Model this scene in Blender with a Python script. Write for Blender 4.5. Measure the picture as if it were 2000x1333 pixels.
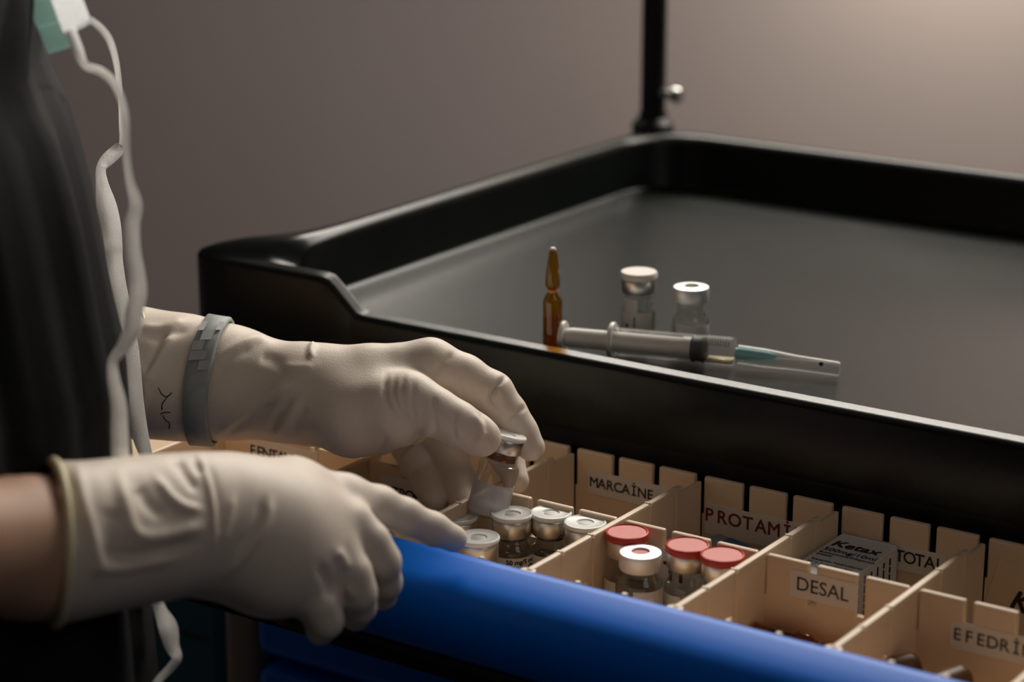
import bpy, bmesh, math, random
import numpy as np
from mathutils import Vector, Matrix

# ------------------------------------------------------------------ camera, world, light, exposure
for o in list(bpy.data.objects):
    bpy.data.objects.remove(o)
SC = bpy.context.scene
COL = SC.collection
F = 4545.0                                     # focal length in pixels of the 2000 px wide frame
PITCH, YAW = math.radians(16.3), math.radians(34.35)
FWD = np.array([-math.sin(YAW)*math.cos(PITCH), math.cos(YAW)*math.cos(PITCH), -math.sin(PITCH)])
RGT = np.array([math.cos(YAW), math.sin(YAW), 0.0])
UPV = np.cross(RGT, FWD)
CAM = np.array([0.0, 0.0, 1.38])
cam_data = bpy.data.cameras.new('camera')
cam = bpy.data.objects.new('camera', cam_data)
COL.objects.link(cam)
cam.matrix_world = Matrix(((RGT[0], UPV[0], -FWD[0], CAM[0]), (RGT[1], UPV[1], -FWD[1], CAM[1]),
                           (RGT[2], UPV[2], -FWD[2], CAM[2]), (0, 0, 0, 1)))
cam_data.sensor_width = 36
cam_data.lens = F/2000*36
cam_data.clip_start = 0.02
cam_data.dof.use_dof = True
cam_data.dof.focus_distance = 1.15
cam_data.dof.aperture_fstop = 5.4
SC.camera = cam

w = bpy.data.worlds.new('room_air')
w.use_nodes = True
w.node_tree.nodes['Background'].inputs[0].default_value = (0.92, 0.90, 1.0, 1)
w.node_tree.nodes['Background'].inputs[1].default_value = 0.020
SC.world = w

def area(name, loc, target, size, size_y, power, col):
    d = bpy.data.lights.new(name, 'AREA')
    d.shape = 'RECTANGLE'; d.size = size; d.size_y = size_y; d.energy = power; d.color = col
    o = bpy.data.objects.new(name, d); COL.objects.link(o)
    o.location = loc
    o.rotation_euler = (Vector(target)-Vector(loc)).to_track_quat('-Z', 'Y').to_euler()
    return o

area('lamp_panel_light', (-0.82, 1.93, 1.86), (-0.62, 0.95, 0.98), 1.25, 0.44, 22.0, (1.0, 0.93, 0.83))
area('wall_strip_light', (-0.84, 2.09, 1.27), (-0.86, 2.14, 0.5), 0.55, 0.05, 0.95, (1.0, 0.90, 0.74)).data.spread = 2.6
area('side_lamp_light', (0.55, 0.55, 2.05), (-0.75, 0.80, 1.10), 0.6, 0.6, 0.17, (1.0, 0.93, 0.88)).data.spread = 1.2
area('chest_fill_light', (0.25, 1.00, 2.35), (-0.80, 0.74, 1.32), 0.08, 0.08, 0.30, (1.0, 0.96, 0.92)).data.spread = 0.26  # added narrow fill with no fixture, brightens the mask and ties
area('left_wall_fill_light', (-2.3, 1.0, 2.5), (-1.9, 2.15, 1.0), 0.5, 0.5, 0.7, (1.0, 0.92, 0.88)).data.spread = 1.4  # unseen fill added to lift the dim left part of the back wall
SC.view_settings.view_transform = 'Standard'
SC.view_settings.look = 'None'
SC.view_settings.exposure = 0.2
SC.view_settings.gamma = 1.0
SC.view_settings.use_curve_mapping = False

# ------------------------------------------------------------------ helpers
def at(px, py, depth):
    return CAM + depth*(FWD + RGT*(px-1000)/F - UPV*(py-666.5)/F)

def at_z(px, py, z):
    d = FWD + RGT*(px-1000)/F - UPV*(py-666.5)/F
    return CAM + d*(z-CAM[2])/d[2]

def at_y(px, py, y):
    d = FWD + RGT*(px-1000)/F - UPV*(py-666.5)/F
    return CAM + d*(y-CAM[1])/d[1]

def project(V):
    q = V-CAM
    t = q@FWD
    return 1000+F*(q@RGT)/t, 666.5-F*(q@UPV)/t, t

def mat(name, col, rough=0.5, metal=0.0, spec=0.5, noise=0.0, nscale=40, bump=0.0, bscale=400, sss=0.0, coat=0.0, sheen=0.0):
    m = bpy.data.materials.new(name); m.use_nodes = True
    nt = m.node_tree; b = nt.nodes['Principled BSDF']
    b.inputs['Base Color'].default_value = (*col, 1)
    b.inputs['Roughness'].default_value = rough
    b.inputs['Metallic'].default_value = metal
    b.inputs['Specular IOR Level'].default_value = spec
    if coat: b.inputs['Coat Weight'].default_value = coat
    if sheen: b.inputs['Sheen Weight'].default_value = sheen
    if sss:
        b.inputs['Subsurface Weight'].default_value = sss
        b.inputs['Subsurface Radius'].default_value = (0.006, 0.004, 0.003)
        b.inputs['Subsurface Scale'].default_value = 0.6
    tc = nt.nodes.new('ShaderNodeTexCoord')
    if noise:
        n = nt.nodes.new('ShaderNodeTexNoise'); n.inputs['Scale'].default_value = nscale; n.inputs['Detail'].default_value = 4
        nt.links.new(tc.outputs['Object'], n.inputs['Vector'])
        r = nt.nodes.new('ShaderNodeValToRGB')
        r.color_ramp.elements[0].color = tuple(max(0, c*(1-noise)) for c in col)+(1,)
        r.color_ramp.elements[1].color = tuple(min(1, c*(1+noise)) for c in col)+(1,)
        r.color_ramp.elements[0].position = 0.3; r.color_ramp.elements[1].position = 0.7
        nt.links.new(n.outputs['Fac'], r.inputs['Fac']); nt.links.new(r.outputs['Color'], b.inputs['Base Color'])
    if bump:
        n = nt.nodes.new('ShaderNodeTexNoise'); n.inputs['Scale'].default_value = bscale; n.inputs['Detail'].default_value = 3
        nt.links.new(tc.outputs['Object'], n.inputs['Vector'])
        p = nt.nodes.new('ShaderNodeBump'); p.inputs['Strength'].default_value = bump; p.inputs['Distance'].default_value = 0.001
        nt.links.new(n.outputs['Fac'], p.inputs['Height']); nt.links.new(p.outputs['Normal'], b.inputs['Normal'])
    return m

def thin_glass(name, tint, gloss_rough=0.03, ior=1.5, extra=0.0):
    """thin-walled glass: clear transmission tinted by the wall, mirror reflection by Fresnel"""
    m = bpy.data.materials.new(name); m.use_nodes = True
    nt = m.node_tree; nt.nodes.remove(nt.nodes['Principled BSDF']); out = nt.nodes['Material Output']
    t = nt.nodes.new('ShaderNodeBsdfTransparent'); t.inputs[0].default_value = (*tint, 1)
    g = nt.nodes.new('ShaderNodeBsdfGlossy'); g.inputs['Roughness'].default_value = gloss_rough
    g.inputs[0].default_value = (1, 1, 1, 1)
    lw = nt.nodes.new('ShaderNodeLayerWeight'); lw.inputs['Blend'].default_value = 0.5
    pw = nt.nodes.new('ShaderNodeMath'); pw.operation = 'POWER'; pw.inputs[1].default_value = 2.6
    ml = nt.nodes.new('ShaderNodeMath'); ml.operation = 'MULTIPLY_ADD'
    ml.inputs[1].default_value = 0.75*(ior-1)/0.5; ml.inputs[2].default_value = ((ior-1)/(ior+1))**2+extra
    nt.links.new(lw.outputs['Facing'], pw.inputs[0]); nt.links.new(pw.outputs[0], ml.inputs[0])
    mx = nt.nodes.new('ShaderNodeMixShader'); nt.links.new(ml.outputs[0], mx.inputs[0])
    nt.links.new(t.outputs[0], mx.inputs[1]); nt.links.new(g.outputs[0], mx.inputs[2])
    nt.links.new(mx.outputs[0], out.inputs[0])
    return m

def milky(name, col, clear, rough=0.35, ior=1.45):
    """translucent plastic or frosted film: part diffuse, part see-through, with a gloss"""
    m = bpy.data.materials.new(name); m.use_nodes = True
    nt = m.node_tree; b = nt.nodes['Principled BSDF']; out = nt.nodes['Material Output']
    b.inputs['Base Color'].default_value = (*col, 1); b.inputs['Roughness'].default_value = rough
    t = nt.nodes.new('ShaderNodeBsdfTransparent')
    mx = nt.nodes.new('ShaderNodeMixShader'); mx.inputs[0].default_value = clear
    nt.links.new(b.outputs[0], mx.inputs[1]); nt.links.new(t.outputs[0], mx.inputs[2])
    nt.links.new(mx.outputs[0], out.inputs[0])
    return m

M = {}
M['wall'] = mat('painted_wall', (0.60, 0.515, 0.50), 0.7, noise=0.04, nscale=3, bump=0.1, bscale=60)
M['floor'] = mat('vinyl_floor', (0.10, 0.10, 0.10), 0.4, noise=0.1, nscale=8)
M['ceiling'] = mat('ceiling_paint', (0.6, 0.58, 0.55), 0.8)
M['tray'] = mat('dark_moulded_plastic', (0.0065, 0.0090, 0.0078), 0.25, spec=0.25, noise=0.15, nscale=30, bump=0.12, bscale=1500)
M['post'] = mat('dark_post_metal', (0.012, 0.013, 0.011), 0.4, spec=0.3)
M['steel'] = mat('brushed_steel', (0.6, 0.6, 0.58), 0.3, 1.0)
M['blue'] = mat('blue_plastic', (0.0, 0.185, 0.88), 0.42, spec=0.22)
M['teal'] = mat('teal_plastic', (0.004, 0.085, 0.13), 0.45)
M['greypost'] = mat('grey_coated_metal', (0.22, 0.21, 0.18), 0.45)
M['black'] = mat('black_rubber', (0.012, 0.013, 0.013), 0.55)
M['cream'] = mat('cream_plastic', (0.76, 0.585, 0.41), 0.42, noise=0.03, nscale=30)
M['paper'] = mat('label_paper', (0.72, 0.66, 0.60), 0.6)
M['white_paper'] = mat('white_card', (0.68, 0.68, 0.67), 0.55)
M['ink'] = mat('black_ink', (0.012, 0.012, 0.012), 0.6)
M['redink'] = mat('dark_red_ink', (0.16, 0.012, 0.010), 0.6)
M['bluink'] = mat('blue_ink', (0.01, 0.04, 0.18), 0.6)
M['glove'] = mat('latex_glove', (0.80, 0.70, 0.60), 0.5, spec=0.35, noise=0.03, nscale=60, bump=0.12, bscale=900, sss=0.25)
M['skin'] = mat('skin', (0.55, 0.33, 0.22), 0.6, noise=0.06, nscale=60, bump=0.1, bscale=300, sss=0.3)
M['redmark'] = mat('pen_ink', (0.05, 0.04, 0.035), 0.6)
M['hair'] = mat('dark_hair', (0.02, 0.015, 0.012), 0.5)
M['gown'] = mat('dark_gown_cloth', (0.009, 0.009, 0.0095), 0.75, spec=0.12, noise=0.15, nscale=90, bump=0.3, bscale=1200)
M['strap'] = mat('grey_strap', (0.36, 0.39, 0.38), 0.6, noise=0.1, nscale=200)
M['strap2'] = mat('light_grey_print', (0.50, 0.51, 0.51), 0.6)
M['glass'] = thin_glass('vial_glass', (0.90, 0.91, 0.90))
M['amber'] = thin_glass('amber_glass', (0.72, 0.47, 0.07), 0.04, 1.52)
M['clearplastic'] = thin_glass('clear_plastic', (0.88, 0.90, 0.90), 0.12, 1.45, 0.03)
M['alu'] = mat('crimped_aluminium', (0.78, 0.75, 0.70), 0.36, 1.0)
M['alubright'] = mat('brushed_aluminium', (0.88, 0.87, 0.86), 0.45, 0.55)
M['red'] = mat('red_plastic', (0.60, 0.050, 0.022), 0.42, bump=0.15, bscale=900)
M['stopper'] = mat('brown_rubber', (0.22, 0.060, 0.026), 0.5)
M['redstopper'] = mat('red_rubber', (0.50, 0.10, 0.06), 0.5)
M['greystopper'] = mat('grey_rubber', (0.045, 0.038, 0.032), 0.5)
M['milk'] = mat('milky_cap', (0.88, 0.88, 0.85), 0.35, sss=0.3)
M['milkring'] = mat('grey_button', (0.62, 0.61, 0.58), 0.5)
M['whitecap'] = mat('white_plastic', (0.82, 0.77, 0.70), 0.4)
M['liquid'] = thin_glass('clear_liquid', (0.74, 0.74, 0.67), 0.02, 1.33)
M['powder'] = milky('cloudy_liquid', (0.66, 0.58, 0.50), 0.35, 0.3)
M['film'] = milky('frosted_label_film', (0.62, 0.58, 0.58), 0.16, 0.4)
M['frost'] = milky('thick_glass_base', (0.70, 0.68, 0.68), 0.3, 0.15)
M['vialpaper'] = milky('vial_label_paper', (0.58, 0.55, 0.50), 0.06, 0.5)
M['syringe'] = milky('syringe_barrel_plastic', (0.75, 0.74, 0.72), 0.86, 0.2)
M['plunger'] = milky('plunger_plastic', (0.74, 0.72, 0.68), 0.12, 0.35)
M['needlehub'] = milky('teal_hub_plastic', (0.05, 0.50, 0.52), 0.1, 0.3)
M['drug'] = mat('pale_yellow_fluid', (0.75, 0.65, 0.42), 0.2)
M['blister'] = milky('clear_blue_plastic', (0.20, 0.30, 0.36), 0.45, 0.15)

def cloth(name, col, thru=0.6):
    """thin nonwoven that lets light through from behind"""
    m = mat(name, col, 0.8, noise=0.05, nscale=300, bump=0.5, bscale=900)
    nt = m.node_tree; b = nt.nodes['Principled BSDF']; out = nt.nodes['Material Output']
    t = nt.nodes.new('ShaderNodeBsdfTranslucent'); t.inputs[0].default_value = (*col, 1)
    mx = nt.nodes.new('ShaderNodeMixShader'); mx.inputs[0].default_value = thru
    nt.links.new(b.outputs[0], mx.inputs[1]); nt.links.new(t.outputs[0], mx.inputs[2]); nt.links.new(mx.outputs[0], out.inputs[0])
    return m
M['tie'] = cloth('white_nonwoven', (0.94, 0.93, 0.91), 0.5)
M['maskteal'] = cloth('teal_nonwoven', (0.74, 0.93, 0.89), 0.35)
M['maskwhite'] = cloth('white_mask_lining', (0.92, 0.92, 0.90), 0.35)

def tag(o, label=None, cat=None, group=None, kind=None):
    if label: o['label'] = label
    if cat: o['category'] = cat
    if group: o['group'] = group
    if kind: o['kind'] = kind
    return o

def empty(name, loc, label, cat, group=None):
    o = bpy.data.objects.new(name, None); COL.objects.link(o)
    o.empty_display_size = 0.02
    o.location = loc
    return tag(o, label, cat, group)

def link(name, me, material, parent=None, smooth=True, label=None):
    """one mesh object; vertices are given in the parent's local frame"""
    o = bpy.data.objects.new(name, me); COL.objects.link(o)
    for m in (material if isinstance(material, (list, tuple)) else [material]):
        me.materials.append(m)
    if smooth: me.shade_smooth()
    if parent: o.parent = parent
    if label: o['label'] = label
    return o

def from_bm(name, bm, material, parent=None, smooth=False, label=None):
    bmesh.ops.recalc_face_normals(bm, faces=bm.faces)
    me = bpy.data.meshes.new(name); bm.to_mesh(me); bm.free()
    return link(name, me, material, parent, smooth, label)

def add_box(bm, lo, hi, bevel=0.0, mi=0, seg=2):
    r = bmesh.ops.create_cube(bm, size=1)
    vs = r['verts']
    for v in vs:
        v.co = Vector([lo[i]+(v.co[i]+0.5)*(hi[i]-lo[i]) for i in range(3)])
    fs = set(f for v in vs for f in v.link_faces)
    for f in fs: f.material_index = mi
    if bevel:
        es = list(set(e for v in vs for e in v.link_edges))
        bmesh.ops.bevel(bm, geom=es, offset=bevel, segments=seg, affect='EDGES', profile=0.5, clamp_overlap=True)

def box(name, lo, hi, material, parent=None, bevel=0.0, label=None, seg=2):
    bm = bmesh.new(); add_box(bm, lo, hi, bevel, seg=seg)
    return from_bm(name, bm, material, parent, False, label)

def add_lathe(bm, prof, seg=28, mi=0, M4=None, arc=None):
    """surface of revolution about z; prof = [(r, z)...]; arc=(a0,a1) for a partial sweep"""
    rings = []
    n = seg if arc is None else seg+1
    for r, z in prof:
        if r < 1e-7 and arc is None:
            v = bm.verts.new((0, 0, z)); rings.append([v])
        else:
            ring = []
            for i in range(n):
                a = 2*math.pi*i/seg if arc is None else arc[0]+(arc[1]-arc[0])*i/seg
                ring.append(bm.verts.new((r*math.cos(a), r*math.sin(a), z)))
            rings.append(ring)
    if M4 is not None:
        for ring in rings:
            for v in ring: v.co = M4 @ v.co
    for a, b in zip(rings, rings[1:]):
        m = seg
        for i in range(m):
            j = (i+1) % n if arc is None else i+1
            if len(a) == 1 and len(b) == 1: continue
            if len(a) == 1: f = bm.faces.new((a[0], b[i], b[j]))
            elif len(b) == 1: f = bm.faces.new((a[i], b[0], a[j]))
            else: f = bm.faces.new((a[i], b[i], b[j], a[j]))
            f.material_index = mi; f.smooth = True
    return rings

def lathe(name, prof, material, parent=None, seg=28, M4=None, arc=None, label=None):
    bm = bmesh.new(); add_lathe(bm, prof, seg, 0, M4, arc)
    if arc is None: bmesh.ops.recalc_face_normals(bm, faces=bm.faces)
    me = bpy.data.meshes.new(name); bm.to_mesh(me); bm.free()
    o = link(name, me, material, parent, True, label)
    me.set_sharp_from_angle(angle=math.radians(40))
    return o

def catmull(P, n=8):
    P = [np.array(p, float) for p in P]
    Q = [2*P[0]-P[1]]+P+[2*P[-1]-P[-2]]
    out = []
    for i in range(1, len(Q)-2):
        for k in range(n):
            t = k/n
            a, b, c, d = Q[i-1], Q[i], Q[i+1], Q[i+2]
            out.append(0.5*((2*b)+(c-a)*t+(2*a-5*b+4*c-d)*t*t+(3*b-a-3*c+d)*t**3))
    out.append(P[-1])
    return out

def add_tube(bm, pts, r, seg=10, mi=0):
    pts = [Vector(p) for p in pts]
    rs = r if isinstance(r, (list, tuple, np.ndarray)) else [r]*len(pts)
    rings = []; prev = None
    for i, p in enumerate(pts):
        t = (pts[min(i+1, len(pts)-1)]-pts[max(i-1, 0)]).normalized()
        if prev is None:
            u = t.orthogonal().normalized()
        else:
            u = (prev-t*prev.dot(t)).normalized()
        prev = u; v = t.cross(u)
        rings.append([bm.verts.new(p+(u*math.cos(2*math.pi*k/seg)+v*math.sin(2*math.pi*k/seg))*rs[i]) for k in range(seg)])
    for a, b in zip(rings, rings[1:]):
        for k in range(seg):
            f = bm.faces.new((a[k], a[(k+1) % seg], b[(k+1) % seg], b[k])); f.smooth = True; f.material_index = mi
    for ring in (rings[0], rings[-1]):
        f = bm.faces.new(ring); f.material_index = mi

def text_mesh(s, size, pitch=None, bold=0.0, shear=0.0):
    """letters as a flat mesh in the xy plane, starting at the origin; pitch spaces them evenly"""
    bm = bmesh.new()
    items = [(s, 0.0)] if pitch is None else [(ch, i*pitch) for i, ch in enumerate(s)]
    for st, x0 in items:
        if not st.strip(): continue
        c = bpy.data.curves.new('letters', 'FONT'); c.body = st; c.size = size; c.shear = shear
        c.resolution_u = 3; c.extrude = 0.00004
        if pitch is not None: c.align_x = 'CENTER'
        o = bpy.data.objects.new('letters', c); COL.objects.link(o)
        dg = bpy.context.evaluated_depsgraph_get()
        me = bpy.data.meshes.new_from_object(o.evaluated_get(dg))
        for v in me.vertices: v.co.x += x0
        for j, (bx_, by_) in enumerate(((0, 0), (-bold, bold*.5), (bold, -bold*.5), (bold*.5, bold), (-bold*.5, -bold)) if bold else ((0, 0),)):
            m2 = me.copy()
            for v in m2.vertices: v.co += Vector((bx_, by_, j*.000008))
            bm.from_mesh(m2); bpy.data.meshes.remove(m2)
        bpy.data.objects.remove(o); bpy.data.curves.remove(c); bpy.data.meshes.remove(me)
    return bm

def lettering(name, s, size, Mx, material, parent, pitch=None, bold=0.0, shear=0.0):
    bm = text_mesh(s, size, pitch, bold, shear)
    bm.transform(Mx)
    me = bpy.data.meshes.new(name); bm.to_mesh(me); bm.free()
    return link(name, me, material, parent, False)

# --- signed-distance bodies: tapered limbs blended into one skin
def cone_d(P, a, b, ra, rb):
    ab = b-a; L = ab@ab
    t = np.clip(((P-a)@ab)/max(L, 1e-12), 0, 1)
    return np.linalg.norm(P-a-t[:, None]*ab, axis=1)-(ra+(rb-ra)*t)

def smin(a, b, k):
    if k <= 0: return np.minimum(a, b)
    h = np.clip(0.5+0.5*(b-a)/k, 0, 1)
    return b+(a-b)*h-k*h*(1-h)

def chain_d(P, joints, k=0.003):
    d = None
    for (a, ra), (b, rb) in zip(joints, joints[1:]):
        c = cone_d(P, a, b, ra, rb)
        d = c if d is None else smin(d, c, k)
    return d

def sdf_mesh(fn, lo, hi, h, relax=2):
    """surface nets over a sparse grid -> verts, quads"""
    lo = np.array(lo, float); hi = np.array(hi, float)
    C = 4
    nc = np.ceil((hi-lo)/(h*C)).astype(int)+1
    n = nc*C
    ax = [lo[i]+(np.arange(nc[i])+0.5)*h*C-0.5*h for i in range(3)]
    G = np.stack(np.meshgrid(*ax, indexing='ij'), -1).reshape(-1, 3)
    dc = fn(G).reshape(nc)
    near = np.abs(dc) < h*C*1.35
    V = np.repeat(np.repeat(np.repeat(dc, C, 0), C, 1), C, 2)
    mk = np.repeat(np.repeat(np.repeat(near, C, 0), C, 1), C, 2)
    idx = np.argwhere(mk)
    V[mk] = fn(lo+idx*h)
    V = np.where(V == 0, 1e-9, V)
    neg = V < 0
    cells = [slice(0, -1)]*3
    s = sum(neg[i:n[0]-1+i, j:n[1]-1+j, k:n[2]-1+k].astype(np.int8) for i in (0, 1) for j in (0, 1) for k in (0, 1))
    act = (s > 0) & (s < 8)
    ci = np.argwhere(act)
    vid = -np.ones(act.shape, int); vid[act] = np.arange(len(ci))
    acc = np.zeros((len(ci), 3)); cnt = np.zeros(len(ci))
    corners = [(i, j, k) for i in (0, 1) for j in (0, 1) for k in (0, 1)]
    for a in corners:
        for axx in range(3):
            if a[axx]: continue
            b = list(a); b[axx] = 1
            va = V[ci[:, 0]+a[0], ci[:, 1]+a[1], ci[:, 2]+a[2]]
            vb = V[ci[:, 0]+b[0], ci[:, 1]+b[1], ci[:, 2]+b[2]]
            m = (va < 0) != (vb < 0)
            t = np.where(m, va/(va-vb+1e-20), 0)
            p = np.tile(np.array(a, float), (len(ci), 1)); p[:, axx] += t
            acc[m] += p[m]; cnt[m] += 1
    verts = lo+(ci+acc/cnt[:, None])*h
    quads = []
    for axx in range(3):
        sl0 = [slice(1, -1)]*3; sl0[axx] = slice(0, -1)
        sl1 = [slice(1, -1)]*3; sl1[axx] = slice(1, None)
        ch = neg[tuple(sl0)] != neg[tuple(sl1)]
        e = np.argwhere(ch)
        off = np.ones(3, int); off[axx] = 0
        e = e+off
        u, v = [(1, 2), (2, 0), (0, 1)][axx]
        def cell(du, dv):
            q = e.copy(); q[:, u] -= du; q[:, v] -= dv
            return vid[q[:, 0], q[:, 1], q[:, 2]]
        Q = np.stack([cell(1, 1), cell(0, 1), cell(0, 0), cell(1, 0)], 1)
        inside = neg[e[:, 0], e[:, 1], e[:, 2]]
        Q[~inside] = Q[~inside][:, ::-1]
        quads.append(Q)
    quads = np.concatenate(quads); quads = quads[(quads >= 0).all(1)]
    for _ in range(relax):
        acc = np.zeros_like(verts); c = np.zeros(len(verts))
        for i in range(4):
            a, b = quads[:, i], quads[:, (i+1) % 4]
            np.add.at(acc, a, verts[b]); np.add.at(acc, b, verts[a]); np.add.at(c, a, 1); np.add.at(c, b, 1)
        c[c == 0] = 1
        verts = 0.5*verts+0.5*acc/c[:, None]
    return verts, quads

def normals_of(V, Q):
    nn = np.cross(V[Q[:, 2]]-V[Q[:, 0]], V[Q[:, 3]]-V[Q[:, 1]])
    N = np.zeros_like(V)
    for i in range(4): np.add.at(N, Q[:, i], nn)
    return N/(np.linalg.norm(N, axis=1)[:, None]+1e-12)

def folds(V, Q, table, sc):
    """raise ridges and sink creases of the loose latex: polylines laid on the side of the glove that the table was drawn on"""
    N = normals_of(V, Q)
    x, y, t = project(V)
    X = np.stack([x, y], 1)
    facing = np.clip(-(N@FWD)*3, 0, 1)
    D = np.zeros(len(V))
    for amp, wd, pl in table:
        pl = np.array(catmull([sc(p) for p in pl], 6))
        best = np.full(len(V), 1e9); tt = np.zeros(len(V))
        for i, (a, b) in enumerate(zip(pl, pl[1:])):
            ab = b-a; u = np.clip(((X-a)@ab)/(ab@ab+1e-9), 0, 1)
            d = np.linalg.norm(X-a-u[:, None]*ab, axis=1)
            m = d < best; best[m] = d[m]; tt[m] = (i+u[m])/(len(pl)-1)
        taper = np.clip(np.minimum(tt, 1-tt)*5+0.25, 0, 1)
        D += amp*np.exp(-(best/wd)**2)*taper
    return V+N*(D*facing)[:, None]

def np_mesh(name, V, Q, material, parent=None, label=None):
    me = bpy.data.meshes.new(name)
    me.from_pydata(V.tolist(), [], Q.tolist()); me.update()
    return link(name, me, material, parent, True, label)

def J(px, py, d, rpx):
    return (at(px, py, d), rpx*d/F)

# ------------------------------------------------------------------ room
def struct(name, lo, hi, m):
    return tag(box(name, lo, hi, m), kind='structure')
struct('floor', (-3.2, -1.5, -0.05), (1.6, 2.25, 0.0), M['floor'])
struct('wall_back', (-3.2, 2.15, 0.0), (1.6, 2.25, 2.8), M['wall'])
struct('wall_left', (-3.3, -1.5, 0.0), (-3.2, 2.25, 2.8), M['wall'])
struct('ceiling', (-3.3, 0.0, 2.8), (1.6, 2.25, 2.85), M['ceiling'])
struct('baseboard_back', (-3.2, 2.138, 0.0), (1.6, 2.15, 0.09), M['greypost'])

# ------------------------------------------------------------------ cart
D = 0.98                                       # height of the drawer's dividers
ZF = 1.02                                      # tray floor
cart = empty('medical_cart', (0, 0, 0), 'medical cart with a black moulded tray top and an open blue drawer', 'cart')
CX0, CX1, CY0, CY1 = -0.862, -0.205, 0.99, 1.43

def tray_mesh():
    bm = bmesh.new()
    x0, x1, y0, y1 = -0.860, -0.205, 0.986, 1.43
    ix0, ix1, iy0, iy1 = -0.838, -0.228, 0.9985, 1.4065
    out, inn, hs = [], [], []
    def arc(cx, cy, r, a0, a1, n): return [(cx+r*math.cos(a0+(a1-a0)*i/n), cy+r*math.sin(a0+(a1-a0)*i/n)) for i in range(n+1)]
    HR, HB, HL = 1.058, 1.0475, 1.0290
    def push(o, i, h): out.append(o); inn.append(i); hs.append(h)
    # front edge, left to right: full corner block, ramp, low lip, ramp, corner block
    for x, h in ((-0.815, HB), (-0.806, HB), (-0.801, HB-0.001), (-0.797, HB-0.004), (-0.785, HL+0.004), (-0.7815, HL+0.0008), (-0.776, HL),
                 (-0.70, HL), (-0.62, HL), (-0.5, HL), (-0.4, HL), (-0.29, HL), (-0.284, HL+0.001), (-0.268, HB-0.003), (-0.262, HB), (-0.25, HB)):
        push((x, y0), (x, iy0), h)
    n = 8
    def corner(cxo, cyo, ro, cxi, cyi, ri, a0, a1, h0, h1, bulge=0.0):
        A = arc(cxo, cyo, ro, a0, a1, n); B = arc(cxi, cyi, ri, a0, a1, n)
        for k in range(n+1):
            b = bulge*math.sin(math.pi*k/n)**0.6 if 0 < k < n else 0
            a = a0+(a1-a0)*k/n
            s = k/n; s = s*s*(3-2*s)
            push((A[k][0]+b*math.cos(a), A[k][1]+b*math.sin(a)), B[k], h0+(h1-h0)*s)
    r = 0.045
    hp = math.pi/2
    corner(x1-r, y0+r, r, ix1-.02, iy0+.02, .02, -hp, 0, HB, HR, .012)
    corner(x1-r, y1-r, r, ix1-r, iy1-r, r, 0, hp, HR, HR)
    for x in (-0.4, -0.55, -0.7): push((x, y1), (x, iy1), HR)
    corner(x0+.006+r, y1-r, r, ix0+r, iy1-r, r, hp, 2*hp, HR, HR)
    for y in (1.3, 1.2, 1.1): push((x0+.006, y), (ix0, y), HR)
    FL = [(-.856, 1.060, -.838, 1.060, 0), (-.861, 1.037, -.838, 1.037, 0), (-.871, 1.019, -.838, 1.022, 0), (-.885, 1.007, -.838, 1.016, .001), (-.895, .999, -.838, 1.012, .003),
          (-.900, .993, -.8378, 1.009, .005), (-.900, .9895, -.837, 1.005, .0075), (-.8975, .987, -.8345, 1.001, .0100), (-.892, .986, -.831, .9988, .0105), (-.872, .986, -.827, .9985, .0105), (-.845, .986, -.822, .9985, .0105)]
    for xo, yo, xi, yi, dh in FL: push((xo, yo), (xi, yi), HR-dh)
    N = len(out)
    def lerp(a, b, t): return (a[0]+(b[0]-a[0])*t, a[1]+(b[1]-a[1])*t)
    loops = []
    zb = 0.9875
    loops.append([(p[0], p[1], zb) for p in [lerp(o, i, .35) for o, i in zip(out, inn)]])
    loops.append([(*lerp(o, i, .05), zb) for o, i in zip(out, inn)])
    loops.append([(*o, zb+.003) for o in out])
    loops.append([(*o, h-.0045) for o, h in zip(out, hs)])
    for t_, d_ in ((.05, .0030), (.13, .0018), (.26, .00105), (.30, .00095), (.62, .0002), (.66, .0001), (.71, 0.0), (.75, .0001)):
        loops.append([(*lerp(o, i, t_), h-d_) for o, i, h in zip(out, inn, hs)])
    loops.append([(*lerp(o, i, .84), h-.0012) for o, i, h in zip(out, inn, hs)])
    loops.append([(*lerp(o, i, .94), h-.0033) for o, i, h in zip(out, inn, hs)])
    loops.append([(*i, max(h-.0062, ZF+.0045)) for i, h in zip(inn, hs)])
    cx, cy = (ix0+ix1)/2, (iy0+iy1)/2
    def inset(p, d):
        v = Vector((cx-p[0], cy-p[1])); sx = math.copysign(1, v.x); sy = math.copysign(1, v.y)
        return (p[0]+sx*d*min(1, abs(v.x)/.25), p[1]+sy*d*min(1, abs(v.y)/.15))
    loops.append([(*i, ZF+.0035) for i in inn])
    loops.append([(*inset(i, .0012), ZF+.0012) for i in inn])
    loops.append([(*inset(i, .005), ZF) for i in inn])
    V = [[bm.verts.new(p) for p in L] for L in loops]
    for a, b in zip(V, V[1:]):
        for k in range(N):
            bm.faces.new((a[k], a[(k+1) % N], b[(k+1) % N], b[k]))
    bm.faces.new(V[-1])
    bm.faces.new(list(reversed(V[0])))
    for f in bm.faces: f.smooth = True
    bmesh.ops.recalc_face_normals(bm, faces=bm.faces)
    me = bpy.data.meshes.new('tray_top'); bm.to_mesh(me); bm.free()
    o = link('tray_top', me, M['tray'], cart, True)
    me.set_sharp_from_angle(angle=math.radians(50))
    return o
tray_mesh()

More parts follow.
